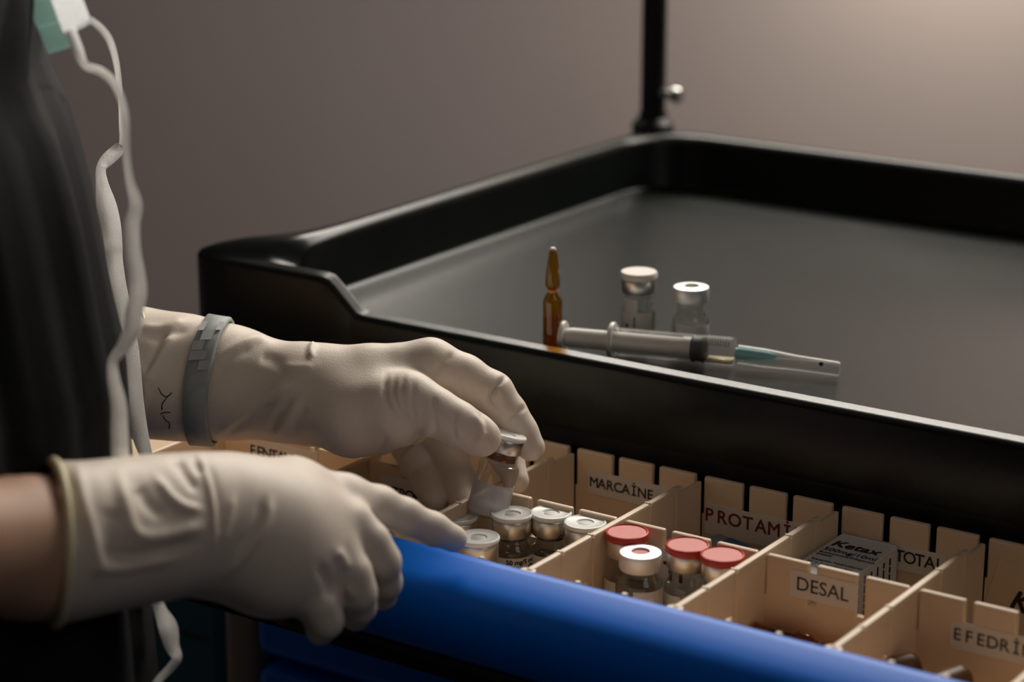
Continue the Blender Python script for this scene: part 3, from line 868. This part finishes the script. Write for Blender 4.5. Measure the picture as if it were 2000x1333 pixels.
# clear plastic ampoules with blue print lying in the compartment behind the red caps
PL = [((-0.525, .9455, .9500), .22, .30, 'clear plastic ampoule with blue print lying at the left, under the red lettered card'),
      ((-0.508, .9500, .9530), -.15, .12, 'clear plastic ampoule with blue print lying on top, in the middle'),
      ((-0.500, .9300, .9480), .05, -.1, 'clear plastic ampoule with blue print lying at the right, behind the red caps')]
for (x, y, z), rz, ry, lab in PL:
    r_ = empty('plastic_ampoule', (x, y, z), lab, 'ampoule', 'clear plastic ampoules in the back compartment')
    r_.rotation_euler = (0, math.pi/2+ry, rz)
    lathe('body', [(0, -.024), (.0050, -.024), (.0072, -.021), (.0075, .008), (.0070, .012), (.0045, .016), (.0030, .018), (.0030, .021), (.0055, .023), (.0055, .027), (0, .028)], M['blister'], r_, 20)
    lathe('label_band', [(.00765, -.014), (.00770, -.013), (.00770, .003), (.00765, .004)], mat('blue_print_film', (.05, .12, .22), .4), r_, 16, None, (2.2, 5.2))
    lathe('twist_tab', [(0, .0275), (.0040, .0275), (.0045, .033), (.003, .037), (0, .0375)], M['blister'], r_, 12, Matrix.Diagonal((1, .3, 1, 1)))

# amber ampoules lying in the DESAL compartment and standing tilted in the EFEDRIN one
AL = [((-0.4738, .8930, .9448), (0, math.pi/2, .02), 'amber ampoule lying topmost on two others under the DESAL card'),
      ((-0.4735, .8990, .9360), (0, math.pi/2, -.01), 'amber ampoule lying in the DESAL compartment, under the topmost one by the wall'),
      ((-0.4725, .8868, .9360), (0, math.pi/2, .02), 'amber ampoule lying in the DESAL compartment, nearest the drawer front')]
for loc, rot, lab in AL:
    r_ = empty('ampoule', loc, lab, 'ampoule', 'amber ampoules lying in the DESAL compartment')
    r_.rotation_euler = rot
    ampoule_parts(r_, .98)
    lathe('label_band', [(.0054, .008), (.0055, .0085), (.0055, .022), (.0054, .0225)], M['amberband'] if 'amberband' in M else M.setdefault('amberband', milky('brown_label', (.30, .17, .08), .3, .4)), r_, 16, None, (2.0, 3.6))
EL = [((-0.3790, .8745, .9325), 'amber ampoule leaning bottom up in the left corner of the EFEDRIN compartment'),
      ((-0.3555, .8700, .9325), 'amber ampoule leaning bottom up in the middle of the EFEDRIN compartment')]
for i, (loc, lab) in enumerate(EL):
    r_ = empty('ampoule', loc, lab, 'ampoule', 'amber ampoules leaning in the EFEDRIN compartment')
    tipdir = Vector((-.75, -.62, -.22)) if i == 0 else Vector((-.55, -.80, -.22))
    end = Vector(at_y(1787, 1302, .884)) if i == 0 else Vector(at_y(1884, 1325, .884))
    r_.location = end
    r_.rotation_euler = tipdir.to_track_quat('Z', 'Y').to_euler()
    r = .0066
    lathe('glass_body', [(0, -.0030), (r*.45, -.0026), (r*.8, -.0012), (r, .001), (r, .0210), (r*.62, .0238), (.0026, .025), (.0026, .0262), (.0038, .028), (.0030, .037), (.0018, .043), (0, .044)], M['amberdark'] if 'amberdark' in M else M.setdefault('amberdark', mat('dark_amber_glass', (.12, .055, .016), .4, spec=.3)), r_, 24)
# the corner of a white sachet in the last compartment
bm = bmesh.new()
add_box(bm, (-0.3790, .9125, Z0), (-0.3400, .9210, .9560), .0015)
o = from_bm('sachet', bm, M['white_paper']); tag(o, 'white sachet standing behind the EFEDRIN wall', 'sachet')

# ------------------------------------------------------------------ the held vial
cB, cT = at(950, 1006, 1.158), at(992, 846, 1.152)
ax = Vector(cT-cB); HL = ax.length
ax.normalize()
q = ax.to_track_quat('Z', 'Y').to_matrix().to_4x4()
hv = vial_root((0, 0, 0), 'small vial with a clear cap held tilted between gloved thumb and finger', None, M4=Matrix.Translation(Vector(cB)) @ q)
k = HL-.0092
vial_parts(hv, r=.0102, hb=k-.0080, hs=k-.0052, hn=k, rc=.0092, hc=.0068, cap='clear', liquid=.0, stopper='stopper', rn=.0080, plug=True)
dv = (Matrix.Translation(Vector(cB)) @ q).inverted().to_3x3() @ Vector(-FWD)
fa = math.atan2(dv.y, dv.x)
lathe('label_film', [(.0098, .0012), (.0103, .0020), (.01045, .0026), (.01045, .0172), (.0103, .0175)], M['film'], hv, 36, None, (fa-2.2, fa+1.15))
lathe('glass_base', [(0, .0030), (.006, .0026), (.0088, .0018), (.0096, .0030), (.0098, .0060), (.0092, .0050), (.006, .0044), (0, .0046)], M['frost'], hv, 32)
lathe('label_edge', [(.0105, .0020), (.0106, .0022), (.0106, .0185), (.0105, .0187)], M['paper'], hv, 6, None, (fa+1.08, fa+1.22))
curved_text(hv, 'i.v. 50 mg', .0016, .01065, fa+1.15, .0112, M['ink'], 0, True)

# ------------------------------------------------------------------ the person
per = None
def capsules(P, items, k):
    d = None
    for a, b, ra, rb in items:
        c = cone_d(P, np.array(a), np.array(b), ra, rb)
        d = c if d is None else smin(d, c, k)
    return d
RH = np.array([math.cos(YAW), math.sin(YAW), 0.0])          # image right on the ground plane
fdir = np.array([0.6, 0.8, 0.0]); adir = np.array([0.8, -0.6, 0.0])   # facing, and the person's right
HA, HF = 0.155, 0.100
SUP = math.sqrt((HA*(RH@adir))**2+(HF*(RH@fdir))**2)
cont = [(96, 104), (112, 150), (143, 205), (168, 290), (190, 380), (224, 555), (254, 690), (259, 770), (263, 880), (276, 1030), (287, 1180), (291, 1333)]
lv = []
for px, py in cont:
    p = at(px, py, 1.04); lv.append((p[2], p[:2]-RH[:2]*SUP))
lv.sort(key=lambda e: -e[0])
def axis_at(z):
    zs = [e[0] for e in lv]
    if z >= zs[0]:
        return lv[0][1]+(z-zs[0])*np.array([0.10, 0.13])
    if z <= zs[-1]: return lv[-1][1]
    for (z1, c1), (z2, c2) in zip(lv, lv[1:]):
        if z2 <= z <= z1:
            t = (z1-z)/(z1-z2); return c1+(c2-c1)*t
def ax3(z, a=0.0, f=0.0):
    c = axis_at(z); return np.array([c[0], c[1], z])+adir*a+fdir*f
SHZ = 1.315
shR, shL = ax3(SHZ, .165), ax3(SHZ, -.165)
elR = at(-620, 1050, .775); elL = at(-330, 690, 1.235)
wrR = at(330, 1030, .966); wrL = at(560, 770, 1.172)
mdR, mdL = at(70, 1071, .925), at(262, 728, 1.196)
neck0, neck1 = ax3(1.33, 0, .0), ax3(1.43, 0, .035)
head = ax3(1.515, 0, .045)
hipR, hipL = ax3(.88, .060, -.005), ax3(.88, -.060, -.005)
knR, knL = ax3(.49, .09, .0), ax3(.49, -.09, .0)
anR, anL = ax3(.09, .09, -.02), ax3(.09, -.09, -.02)
ff3 = lambda p, d, dz: p+fdir*d+np.array([0, 0, dz])
BODY = [(ax3(1.275, .09), ax3(1.275, -.09), .050, .050), (ax3(1.23, .05), ax3(1.08, .045), .058, .050), (ax3(1.23, -.05), ax3(1.08, -.045), .058, .050),
        (ax3(1.08, .045), ax3(.90, .055, -.005), .050, .058), (ax3(1.08, -.045), ax3(.90, -.055, -.005), .050, .058),
        (neck0, neck1, .050, .046), (shR, elR, .040, .036), (shL, elL, .040, .036), (elR, mdR, .0315, .0240), (mdR, wrR, .0236, .0180), (elL, mdL, .034, .0265), (mdL, wrL, .0265, .0185),
        (hipR, knR, .058, .046), (hipL, knL, .058, .046), (knR, anR, .048, .032), (knL, anL, .048, .032),
        (ff3(anR, -.03, -.05), ff3(anR, .14, -.06), .035, .026), (ff3(anL, -.03, -.05), ff3(anL, .14, -.06), .035, .026)]
def body_fn(P):
    d = capsules(P, BODY, .025)
    h = head
    # head: skull, face, nose, brow, eye sockets, mouth, ears
    c = np.linalg.norm((P-h-np.array([0, 0, .02])-fdir*-.012)/np.array([1, 1, 1.05]), axis=1)-.083
    d = smin(d, c, .03)
    d = smin(d, cone_d(P, ff3(h, .045, -.01), ff3(h, .052, -.065), .055, .036), .03)
    d = smin(d, cone_d(P, ff3(h, .098, .010), ff3(h, .113, -.022), .006, .010), .008)
    d = smin(d, cone_d(P, ff3(h, .088, -.050)+adir*.018, ff3(h, .088, -.050)-adir*.018, .007, .007), .008)
    for s in (1, -1):
        e = ff3(h, .098, .018)+adir*s*.031
        d = -smin(-d, np.linalg.norm(P-e, axis=1)-.011, .008)
        d = smin(d, np.linalg.norm(P-ff3(e, -.006, -.001), axis=1)-.0115, .002)
        ear = ff3(h, -.002, .0)+adir*s*.083
        d = smin(d, cone_d(P, ear+np.array([0, 0, .018]), ear-np.array([0, 0, .018]), .012, .008), .006)
    return d
allp = np.array([p for it in BODY for p in it[:2]]+[head+np.array([0, 0, .03])])
V, Q = sdf_mesh(body_fn, allp.min(0)-.12, allp.max(0)+.12, .0075, 2)
V[:, 2] = np.maximum(V[:, 2], .012)
per = np_mesh('person', V, Q, M['skin'])
tag(per, 'person in a dark gown and latex gloves, holding a vial and pointing into the drawer', 'person')
def hair_fn(P):
    h = head
    d = np.linalg.norm(P-ff3(h, -.014, .024), axis=1)-.094
    d = smin(d, cone_d(P, ff3(h, -.07, -.01), ff3(h, -.065, -.06), .045, .03), .03)
    cut = (P-ff3(h, .045, .02))@np.array([fdir[0]*.8, fdir[1]*.8, -.6])
    return np.maximum(d, cut)
V, Q = sdf_mesh(hair_fn, head-.16, head+.16, .007, 2)
np_mesh('hair', V, Q, M['hair'], per)

# gown: lofted cloth with hanging folds, short sleeves
def gown():
    bm = bmesh.new()
    SEG = 120
    zs = [1.372, 1.362, 1.345, 1.32, 1.29, 1.26]+[1.235-.0125*i for i in range(30)]+[.84, .78, .70, .62, .54, .46, .40]
    rings = []
    for z in zs:
        if z > 1.30:
            s = (1.375-z)/.075; ha, hf = .060+(.165-.060)*s**.5, .058+(.092-.058)*s**.6
        elif z > 1.22:
            ha, hf = .165+(HA-.165)*(1.30-z)/.08, .092+(HF-.092)*(1.30-z)/.08
        else:
            ha, hf = HA, HF
        fl = max(0, (1.0-z))*.05
        c = axis_at(z)
        ring = []
        for i in range(SEG):
            a = 2*math.pi*i/SEG
            g = min(1, max(0, (1.30-z)/.15))
            dr = (.0042*math.sin(9*a+1.5*math.sin(3*z)+.5)+.0028*math.sin(17*a+4*z)+.0016*math.sin(31*a-6*z))*g
            vis = abs(math.cos(a))
            p = np.array([c[0], c[1], 0])+adir*((ha+fl+dr)*math.cos(a))+fdir*((hf+fl+dr)*math.sin(a))
            ring.append(bm.verts.new((p[0], p[1], z)))
        rings.append(ring)
    for a, b in zip(rings, rings[1:]):
        for i in range(SEG):
            bm.faces.new((a[i], a[(i+1) % SEG], b[(i+1) % SEG], b[i]))
    for sh, el in ((shR, elR), (shL, elL)):
        d = (el-sh); pts = [sh-d*.12+np.array([0, 0, -.01])]+[sh+d*t for t in (0, .12, .25, .4, .55, .64)]
        add_tube(bm, pts, [.050, .062, .066, .066, .064, .062, .061], 40)
    bmesh.ops.recalc_face_normals(bm, faces=bm.faces)
    me = bpy.data.meshes.new('gown'); bm.to_mesh(me); bm.free()
    return link('gown', me, M['gown'], per, True)
gown()
bm = bmesh.new()
for hp, kn, an in ((hipR, knR, anR), (hipL, knL, anL)):
    add_tube(bm, catmull([hp+np.array([0, 0, .02]), (hp+kn)/2, kn, (kn+an)/2, an+np.array([0, 0, .01])], 4), [.086]*4+[.078]*4+[.066]*4+[.062]*5, 28)
from_bm('trousers', bm, M['gown'], per, True)
for an in (anR, anL):
    def shoe(P, an=an):
        d = cone_d(P, ff3(an, -.03, -.048), ff3(an, .15, -.056), .044, .036)
        return np.maximum(d, -(P[:, 2]-.002))
    V, Q = sdf_mesh(shoe, an-.16-np.array([0, 0, 0]), an+np.array([.26, .26, .06]), .006, 1)
    np_mesh('shoe', V, Q, M['black'], per)

# --- left glove: hand holding the vial
FH = {
 'arm': [J(150, 715, 1.203, 124), J(262, 728, 1.196, 121), J(360, 738, 1.188, 116), J(450, 748, 1.180, 104), J(560, 768, 1.172, 89), J(620, 772, 1.168, 88)],
 'm_index': [J(610, 745, 1.165, 62), J(720, 740, 1.163, 66), J(838, 716, 1.164, 52)],
 'm_mid': [J(610, 765, 1.180, 70), J(720, 755, 1.185, 72), J(822, 735, 1.190, 50)],
 'm_ring': [J(610, 790, 1.190, 66), J(720, 790, 1.203, 68), J(800, 780, 1.212, 46)],
 'm_pink': [J(610, 800, 1.190, 60), J(700, 812, 1.212, 62), J(765, 815, 1.225, 42)],
 'thenar': [J(610, 785, 1.160, 74), J(690, 808, 1.152, 82), J(770, 800, 1.144, 70), J(805, 785, 1.140, 54)],
 'thumb': [J(800, 782, 1.140, 52), J(850, 806, 1.137, 46), J(893, 828, 1.137, 42), J(930, 849, 1.139, 38), J(944, 857, 1.140, 35)],
 'index': [J(842, 715, 1.164, 50), J(905, 738, 1.166, 44), J(962, 768, 1.168, 40), J(993, 808, 1.169, 35), J(1016, 843, 1.169, 32), J(1037, 874, 1.168, 28)],
 'mid': [J(828, 740, 1.188, 48), J(902, 782, 1.192, 41), J(948, 826, 1.193, 38), J(988, 890, 1.189, 33), J(1008, 940, 1.181, 26)],
 'ring': [J(805, 785, 1.210, 45), J(848, 838, 1.205, 42), J(880, 885, 1.197, 36), J(899, 945, 1.184, 33), J(906, 987, 1.173, 27)],
 'pink': [J(770, 815, 1.224, 40), J(798, 868, 1.209, 35), J(816, 908, 1.200, 32), J(839, 950, 1.188, 29), J(852, 976, 1.181, 26)],
}
WEB = [J(745, 838, 1.160, 50), J(800, 830, 1.165, 36), J(840, 805, 1.168, 30)]
def far_fn(P):
    palm = chain_d(P, FH['arm'], .01)
    for n in ('m_index', 'm_mid', 'm_ring', 'm_pink'):
        palm = smin(palm, chain_d(P, FH[n], .004), .012)
    palm = smin(palm, chain_d(P, FH['thenar'], .006), .010)
    palm = smin(palm, chain_d(P, WEB, .004), .007)
    d = palm
    d = smin(d, chain_d(P, FH['index'], .004), .006)
    d = smin(d, chain_d(P, FH['mid'], .004), .0025)
    d = smin(d, chain_d(P, FH['ring'], .004), .0025)
    d = smin(d, chain_d(P, FH['pink'], .004), .0008)
    d = smin(d, chain_d(P, FH['thumb'], .004), .0045)
    cut = (P-at(225, 730, 1.197))@(-RGT+.05*FWD)
    return np.maximum(d, cut)
allp = np.array([j[0] for c in FH.values() for j in c])
V, Q = sdf_mesh(far_fn, allp.min(0)-.04, allp.max(0)+.04, .00125, 2)
sA = lambda p: np.array([350+p[0]/2.6667, 550+p[1]/2.6667])
sB = lambda p: np.array([p[0]/2.6667, 400+p[1]/2.6667])
TA = [(-.0016, 6, [(1080, 490), (1072, 590), (1105, 680), (1160, 722)]), (-.0011, 5, [(1125, 490), (1115, 580), (1145, 665), (1190, 722)]),
      (-.0009, 5, [(1170, 490), (1160, 580), (1188, 700)]), (-.0007, 5, [(1225, 520), (1210, 640), (1228, 715)]),
      (-.0030, 4.0, [(1700, 495), (1650, 550), (1618, 620), (1640, 665)]), (-.0010, 5, [(1665, 600), (1650, 650), (1670, 690)]), (-.0016, 4.5, [(1805, 652), (1745, 700), (1705, 745)]),
      (-.0011, 6, [(1430, 372), (1365, 440), (1325, 505)]), (-.0008, 7, [(1485, 460), (1470, 540), (1480, 590)]),
      (.0022, 9, [(205, 800), (330, 690), (480, 585), (590, 520)]), (-.0020, 9, [(230, 812), (350, 720), (500, 620)]),
      (.0016, 8, [(505, 805), (560, 720), (625, 640)]), (-.0014, 8, [(470, 790), (515, 700), (590, 615)]), (-.0012, 8, [(590, 790), (620, 720), (660, 660)]),
      (.0014, 10, [(170, 470), (250, 370), (370, 305), (480, 295)]), (-.0010, 10, [(200, 480), (270, 400), (380, 340)]), (-.0012, 14, [(560, 460), (480, 405), (420, 390)]),
      (.0020, 5, [(703, 318), (688, 350), (684, 400)]), (.0009, 10, [(700, 440), (600, 450), (520, 430)]),
      (-.0008, 6, [(1322, 600), (1330, 700), (1340, 790)]), (-.0008, 5, [(1440, 690), (1430, 760), (1440, 830)]), (.0009, 8, [(1530, 690), (1575, 760), (1555, 850)]), (-.0009, 6, [(1560, 680), (1600, 740), (1600, 790)]),
      (-.0014, 5, [(1080, 820), (1050, 880), (1040, 920)]), (.0012, 7, [(1310, 770), (1220, 860), (1150, 930)]), (-.0014, 6, [(1260, 775), (1180, 870), (1140, 920)])]
TB = [(.0018, 9, [(905, 660), (850, 760), (790, 870), (770, 930)]), (-.0014, 9, [(850, 650), (815, 760), (750, 880)]), (.0012, 9, [(740, 640), (840, 640), (960, 600)]), (-.0010, 9, [(760, 690), (860, 680), (980, 650)]), (.0012, 8, [(720, 800), (760, 980), (740, 1100)])]
V = folds(V, Q, TA, sA); V = folds(V, Q, TB, sB)
gl = np_mesh('glove', V, Q, M['glove'], per, 'glove on the hand holding the vial, with a grey strap round its wrist')
def on_skin(x, y):
    """first point of the glove along the line of sight through a mark"""
    t = np.linspace(1.10, 1.24, 281)
    d = far_fn(np.stack([at(x, y, q_) for q_ in t]))
    return at(x, y, t[np.argmax(d < .0002)])
# rolled rim and an ink scribble on the cuff
def ring_round(cx, dep, py0, py1, rpx, tilt):
    pts = []
    c = at(cx, (py0+py1)/2, dep); ry = (py1-py0)/2*dep/F
    return c, ry
pts = [at(284+6*math.sin(t)*0-30*(1-math.sin(t))*0.0+10*math.cos(2*t), 724-122*math.sin(t), 1.194-.030*math.cos(t)) for t in np.linspace(0, 2*math.pi, 40)]
bm = bmesh.new(); add_tube(bm, pts, .0012, 8); from_bm('cuff_rim', bm, mat('rolled_latex', (.82, .74, .48), .5), gl, True)
for pl in ([(309, 757), (316, 770), (324, 775), (333, 771), (334, 767)], [(331, 771), (318, 788), (316, 800)], [(313, 809), (322, 806), (333, 806)], [(318, 812), (324, 822), (331, 826), (330, 838)]):
    bm = bmesh.new(); add_tube(bm, [on_skin(x, y) for x, y in catmull([np.array(q_, float) for q_ in pl], 4)], .00034, 6); from_bm('ink_mark', bm, M['redmark'], gl, True)

# strap round the wrist
def on_far(c, dv_, off):
    lo, hi = 0.0, .07
    for _ in range(26):
        mid = (lo+hi)/2
        if far_fn((c+dv_*mid)[None])[0] < off: lo = mid
        else: hi = mid
    return c+dv_*lo
def strap():
    bm = bmesh.new()
    n = 72
    rows = []
    for i in range(n):
        t = 2*math.pi*i/n
        row = []
        for px, off in ((382, .0006), (384, .0022), (428, .0030), (434, .0018)):
            c = at(px, 742, 1.184)
            dv_ = UPV*math.sin(t)-FWD*math.cos(t)+RGT*(.14*math.sin(t)-.10*max(0, math.cos(t))**2+.04)
            row.append(bm.verts.new(on_far(c, dv_/np.linalg.norm(dv_), off)))
        rows.append(row)
    for i in range(n):
        a, b = rows[i], rows[(i+1) % n]
        for k in range(3): bm.faces.new((a[k], b[k], b[k+1], a[k+1]))
    bmesh.ops.recalc_face_normals(bm, faces=bm.faces)
    r = bmesh.ops.solidify(bm, geom=bm.faces[:], thickness=.0012)
    o = from_bm('wrist_strap', bm, M['strap'], per, True, 'grey strap round the wrist')
    bm = bmesh.new()
    random.seed(9)
    for i in range(5):
        for k in range(4):
            if random.random() < .45: continue
            py = 640+17*i
            p = []
            for dx, dy in ((0, 0), (11, 0), (11, 16), (0, 16)):
                sx = (742-py-dy)/118; cx_ = math.sqrt(max(.02, 1-sx*sx))
                c = at(386+11*k+dx, 742, 1.184)
                dv_ = UPV*sx-FWD*cx_+RGT*(.14*sx-.10*cx_*cx_+.04)
                p.append(on_far(c, dv_/np.linalg.norm(dv_), .0037))
            bm.faces.new([bm.verts.new(q_) for q_ in p])
    me = bpy.data.meshes.new('strap_print'); bm.to_mesh(me); bm.free(); link('strap_print', me, M['strap2'], o)
strap()

# --- right glove: pointing hand nearest the camera
NH = {
 'arm': [J(-60, 1070, .915, 146), J(60, 1066, .924, 142), J(150, 1055, .936, 138), J(250, 1040, .953, 132), J(330, 1028, .966, 126), J(410, 1020, .980, 122), J(480, 1026, .990, 126)],
 'm_index': [J(450, 985, .995, 86), J(570, 968, 1.012, 72), J(668, 978, 1.026, 48)],
 'm_mid': [J(450, 1010, .985, 96), J(570, 1020, .998, 92), J(682, 1025, 1.012, 48)],
 'm_ring': [J(450, 1040, .980, 96), J(560, 1075, .990, 94), J(650, 1085, 1.000, 52)],
 'm_pink': [J(450, 1060, .980, 92), J(530, 1110, .986, 84), J(598, 1142, .990, 50)],
 'heel': [J(450, 1050, .985, 110), J(540, 1090, .994, 98), J(600, 1110, 1.006, 74)],
 'index': [J(675, 975, 1.026, 46), J(740, 989, 1.040, 38), J(790, 1009, 1.050, 34), J(845, 1034, 1.062, 31), J(886, 1053, 1.070, 27)],
 'mid': [J(682, 1030, 1.012, 46), J(720, 1062, 1.012, 41), J(745, 1098, 1.014, 36), J(751, 1138, 1.022, 32), J(748, 1166, 1.030, 28)],
 'ring': [J(650, 1085, 1.000, 50), J(683, 1122, .998, 42), J(698, 1158, 1.000, 36), J(700, 1185, 1.008, 33), J(694, 1205, 1.018, 29)],
 'pink': [J(598, 1142, .990, 48), J(622, 1180, .988, 40), J(634, 1212, .990, 35), J(626, 1232, 1.000, 30)],
 'thumb': [J(560, 990, 1.020, 60), J(640, 1040, 1.040, 44), J(700, 1080, 1.052, 34), J(735, 1100, 1.058, 28)],
}
rimn = (-RGT*.93-FWD*.36); rimn /= np.linalg.norm(rimn)
rim0 = at(106, 1064, .930)
def near_fn(P):
    d = chain_d(P, NH['arm'], .012)
    d = smin(d, chain_d(P, NH['heel'], .01), .012)
    for n in ('m_index', 'm_mid', 'm_ring', 'm_pink'):
        d = smin(d, chain_d(P, NH[n], .006), .010)
    for n, k in (('index', .006), ('mid', .0035), ('ring', .0035), ('pink', .0035), ('thumb', .003)):
        d = smin(d, chain_d(P, NH[n], .004), k)
    hol = chain_d(P, [(a, r-.0036) for a, r in NH['arm'][:3]], .01)
    d = np.maximum(d, -hol)
    return np.maximum(d, (P-rim0)@rimn)
allp = np.array([j[0] for c in NH.values() for j in c])
V, Q = sdf_mesh(near_fn, allp.min(0)-.045, allp.max(0)+.045, .0013, 2)
sC = lambda p: np.array([p[0]/2.5, 850+p[1]/2.5])
TC = [(.0016, 6, [(970, 90), (1005, 200), (1035, 330), (1045, 450), (1035, 560)]), (-.0008, 8, [(1000, 120), (1060, 300), (1075, 480)]),
      (.0016, 13, [(375, 130), (395, 300), (440, 450), (480, 600), (480, 680)]), (-.0018, 14, [(300, 180), (350, 330), (400, 520)]),
      (.0018, 13, [(580, 200), (615, 350), (655, 470), (740, 500), (900, 470), (1000, 440)]), (-.0018, 22, [(560, 350), (535, 450), (560, 540), (640, 620)]),
      (.0016, 9, [(760, 210), (830, 300), (900, 350), (985, 370)]), (-.0016, 9, [(860, 120), (905, 190), (960, 270)]), (-.0012, 7, [(950, 130), (985, 190)]), (-.0016, 14, [(680, 250), (720, 330), (800, 400)]),
      (.0013, 8, [(1325, 320), (1295, 430), (1200, 580), (1100, 690)]), (-.0012, 8, [(1285, 320), (1240, 440), (1150, 570)]), (.0010, 8, [(1140, 300), (1115, 420), (1080, 520)]),
      (-.0014, 12, [(500, 560), (620, 600), (800, 560), (960, 520)]), (.0014, 12, [(460, 660), (650, 640), (850, 600)]),
      (.0016, 10, [(1640, 560), (1680, 620), (1690, 660)]), (.0016, 9, [(1690, 740), (1715, 770), (1720, 800)]), (-.0012, 12, [(1560, 640), (1600, 720), (1610, 800)])]
V = folds(V, Q, TC, sC)
g2 = np_mesh('glove', V, Q, M['glove'], per, 'glove on the pointing hand, its cuff open at the wrist')
e1 = np.cross(rimn, np.array([0, 0, 1.0])); e1 /= np.linalg.norm(e1); e2 = np.cross(e1, rimn)
rr_ = 149.5*.931/F
pts = []
ang = np.linspace(0, 2*math.pi, 49)
axn = NH['arm'][1][0]-NH['arm'][3][0]; axn /= np.linalg.norm(axn)
for a in ang:                                  # the rolled rim follows the cut end of the cuff
    dv_ = e1*math.cos(a)+e2*math.sin(a)
    lo, hi = 0.0, .08
    for _ in range(30):
        mid = (lo+hi)/2
        if chain_d((rim0+dv_*mid)[None], NH['arm'], .012)[0] < .0002: lo = mid
        else: hi = mid
    pts.append(rim0+dv_*lo)
bm = bmesh.new(); add_tube(bm, pts, .0020, 8); from_bm('cuff_rim', bm, bpy.data.materials['rolled_latex'], g2, True)

# ------------------------------------------------------------------ face mask hanging on the chest, with its ties
mk = empty('face_mask', Vector(at(110, 40, 1.0)), 'folded teal and white face mask with dangling white ties on the chest', 'face mask')
mo = mk.location
def sheet(name, corners, pleats, m, amp, nu=24, nv=10, thick=.0006, label=None):
    """pleated sheet between four corners (top-left, top-right, bottom-right, bottom-left)"""
    bm = bmesh.new(); c = [np.array(at(*p)) for p in corners]
    g = []
    for i in range(nu+1):
        u = i/nu; row = []
        for j in range(nv+1):
            v = j/nv
            p = (c[0]*(1-v)+c[1]*v)*(1-u)+(c[3]*(1-v)+c[2]*v)*u
            saw = (u*pleats) % 1.0
            p = p-FWD*amp*saw
            row.append(bm.verts.new(Vector(p)-mo))
        g.append(row)
    for i in range(nu):
        for j in range(nv): bm.faces.new((g[i][j], g[i][j+1], g[i+1][j+1], g[i+1][j]))
    bmesh.ops.recalc_face_normals(bm, faces=bm.faces)
    bmesh.ops.solidify(bm, geom=bm.faces[:], thickness=thick)
    return from_bm(name, bm, m, mk, False, label)
sheet('outer_panel', [(-15, -150, .995), (75, -150, .99), (140, 92, .995), (95, 106, 1.0)], 5, M['maskteal'], .0025, 40, label='teal outer layer')
sheet('inner_panel', [(40, -150, .985), (120, -110, .99), (180, 44, .995), (128, 72, .985)], 3, M['maskwhite'], .0015, 30, label='white folded layer')
def ribbon(name, nodes):
    """flat tie: nodes are (px, py, depth, half width px, depth skew)"""
    bm = bmesh.new()
    C_ = catmull([n for n in nodes], 6)
    L, R_ = [], []
    for i, n in enumerate(C_):
        a, b = C_[max(i-1, 0)], C_[min(i+1, len(C_)-1)]
        t = np.array([b[0]-a[0], b[1]-a[1]]); t /= np.hypot(*t)+1e-9
        nx, ny = -t[1], t[0]
        L.append(bm.verts.new(Vector(at(n[0]+nx*n[3], n[1]+ny*n[3], n[2]+n[4]))-mo))
        R_.append(bm.verts.new(Vector(at(n[0]-nx*n[3], n[1]-ny*n[3], n[2]-n[4]))-mo))
    for i in range(len(C_)-1): bm.faces.new((L[i], L[i+1], R_[i+1], R_[i]))
    bmesh.ops.recalc_face_normals(bm, faces=bm.faces)
    bmesh.ops.solidify(bm, geom=bm.faces[:], thickness=.0005)
    return from_bm(name, bm, M['tie'], mk, True)
ribbon('tie', [(174, 36, .995, 5, .003), (200, 58, 1.02, 6, .004), (217, 85, 1.05, 6, .004), (229, 130, 1.09, 5, .004), (236, 190, 1.12, 4, .004), (238, 240, 1.135, 4, .004), (240, 280, 1.14, 6, .003),
               (232, 292, 1.14, 12, .001), (210, 312, 1.14, 13, .0), (198, 330, 1.14, 9, .002), (200, 360, 1.14, 12, .002), (208, 400, 1.14, 19, .001), (217, 440, 1.14, 19, .0), (222, 480, 1.14, 17, .002), (224, 510, 1.14, 16, .0), (230, 560, 1.14, 17, .002), (240, 620, 1.135, 19, .002), (252, 690, 1.13, 20, .0), (262, 780, 1.125, 18, .002), (274, 850, 1.12, 16, .0), (287, 892, 1.12, 12, .002)])
ribbon('tie', [(138, 58, .985, 10, .0), (152, 95, .98, 10, .001), (166, 126, .975, 7, .003), (195, 138, .975, 8, .001), (222, 160, .975, 7, .002), (240, 200, .975, 6, .003), (248, 240, .975, 5, .004), (248, 300, .975, 6, .003), (254, 350, .975, 7, .003), (266, 400, .975, 12, .002), (258, 440, .975, 15, .0), (260, 490, .975, 15, .0), (268, 540, .975, 16, .0), (270, 575, .975, 17, .001), (262, 610, .975, 17, .0), (258, 645, .972, 16, .002), (240, 680, .970, 12, .002), (222, 705, .968, 9, .002), (222, 740, .968, 12, .0), (232, 790, .968, 15, .0), (234, 850, .966, 17, .0), (238, 900, .968, 17, .0), (262, 960, 1.0, 14, .0), (290, 1060, 1.015, 14, .0),
               (298, 1150, 1.03, 14, .0), (312, 1190, 1.03, 12, .0), (328, 1225, 1.03, 18, .002), (336, 1262, 1.03, 14, .0), (346, 1285, 1.03, 9, .002), (334, 1305, 1.03, 8, .001), (306, 1335, 1.03, 8, .0), (292, 1375, 1.03, 8, .0)])
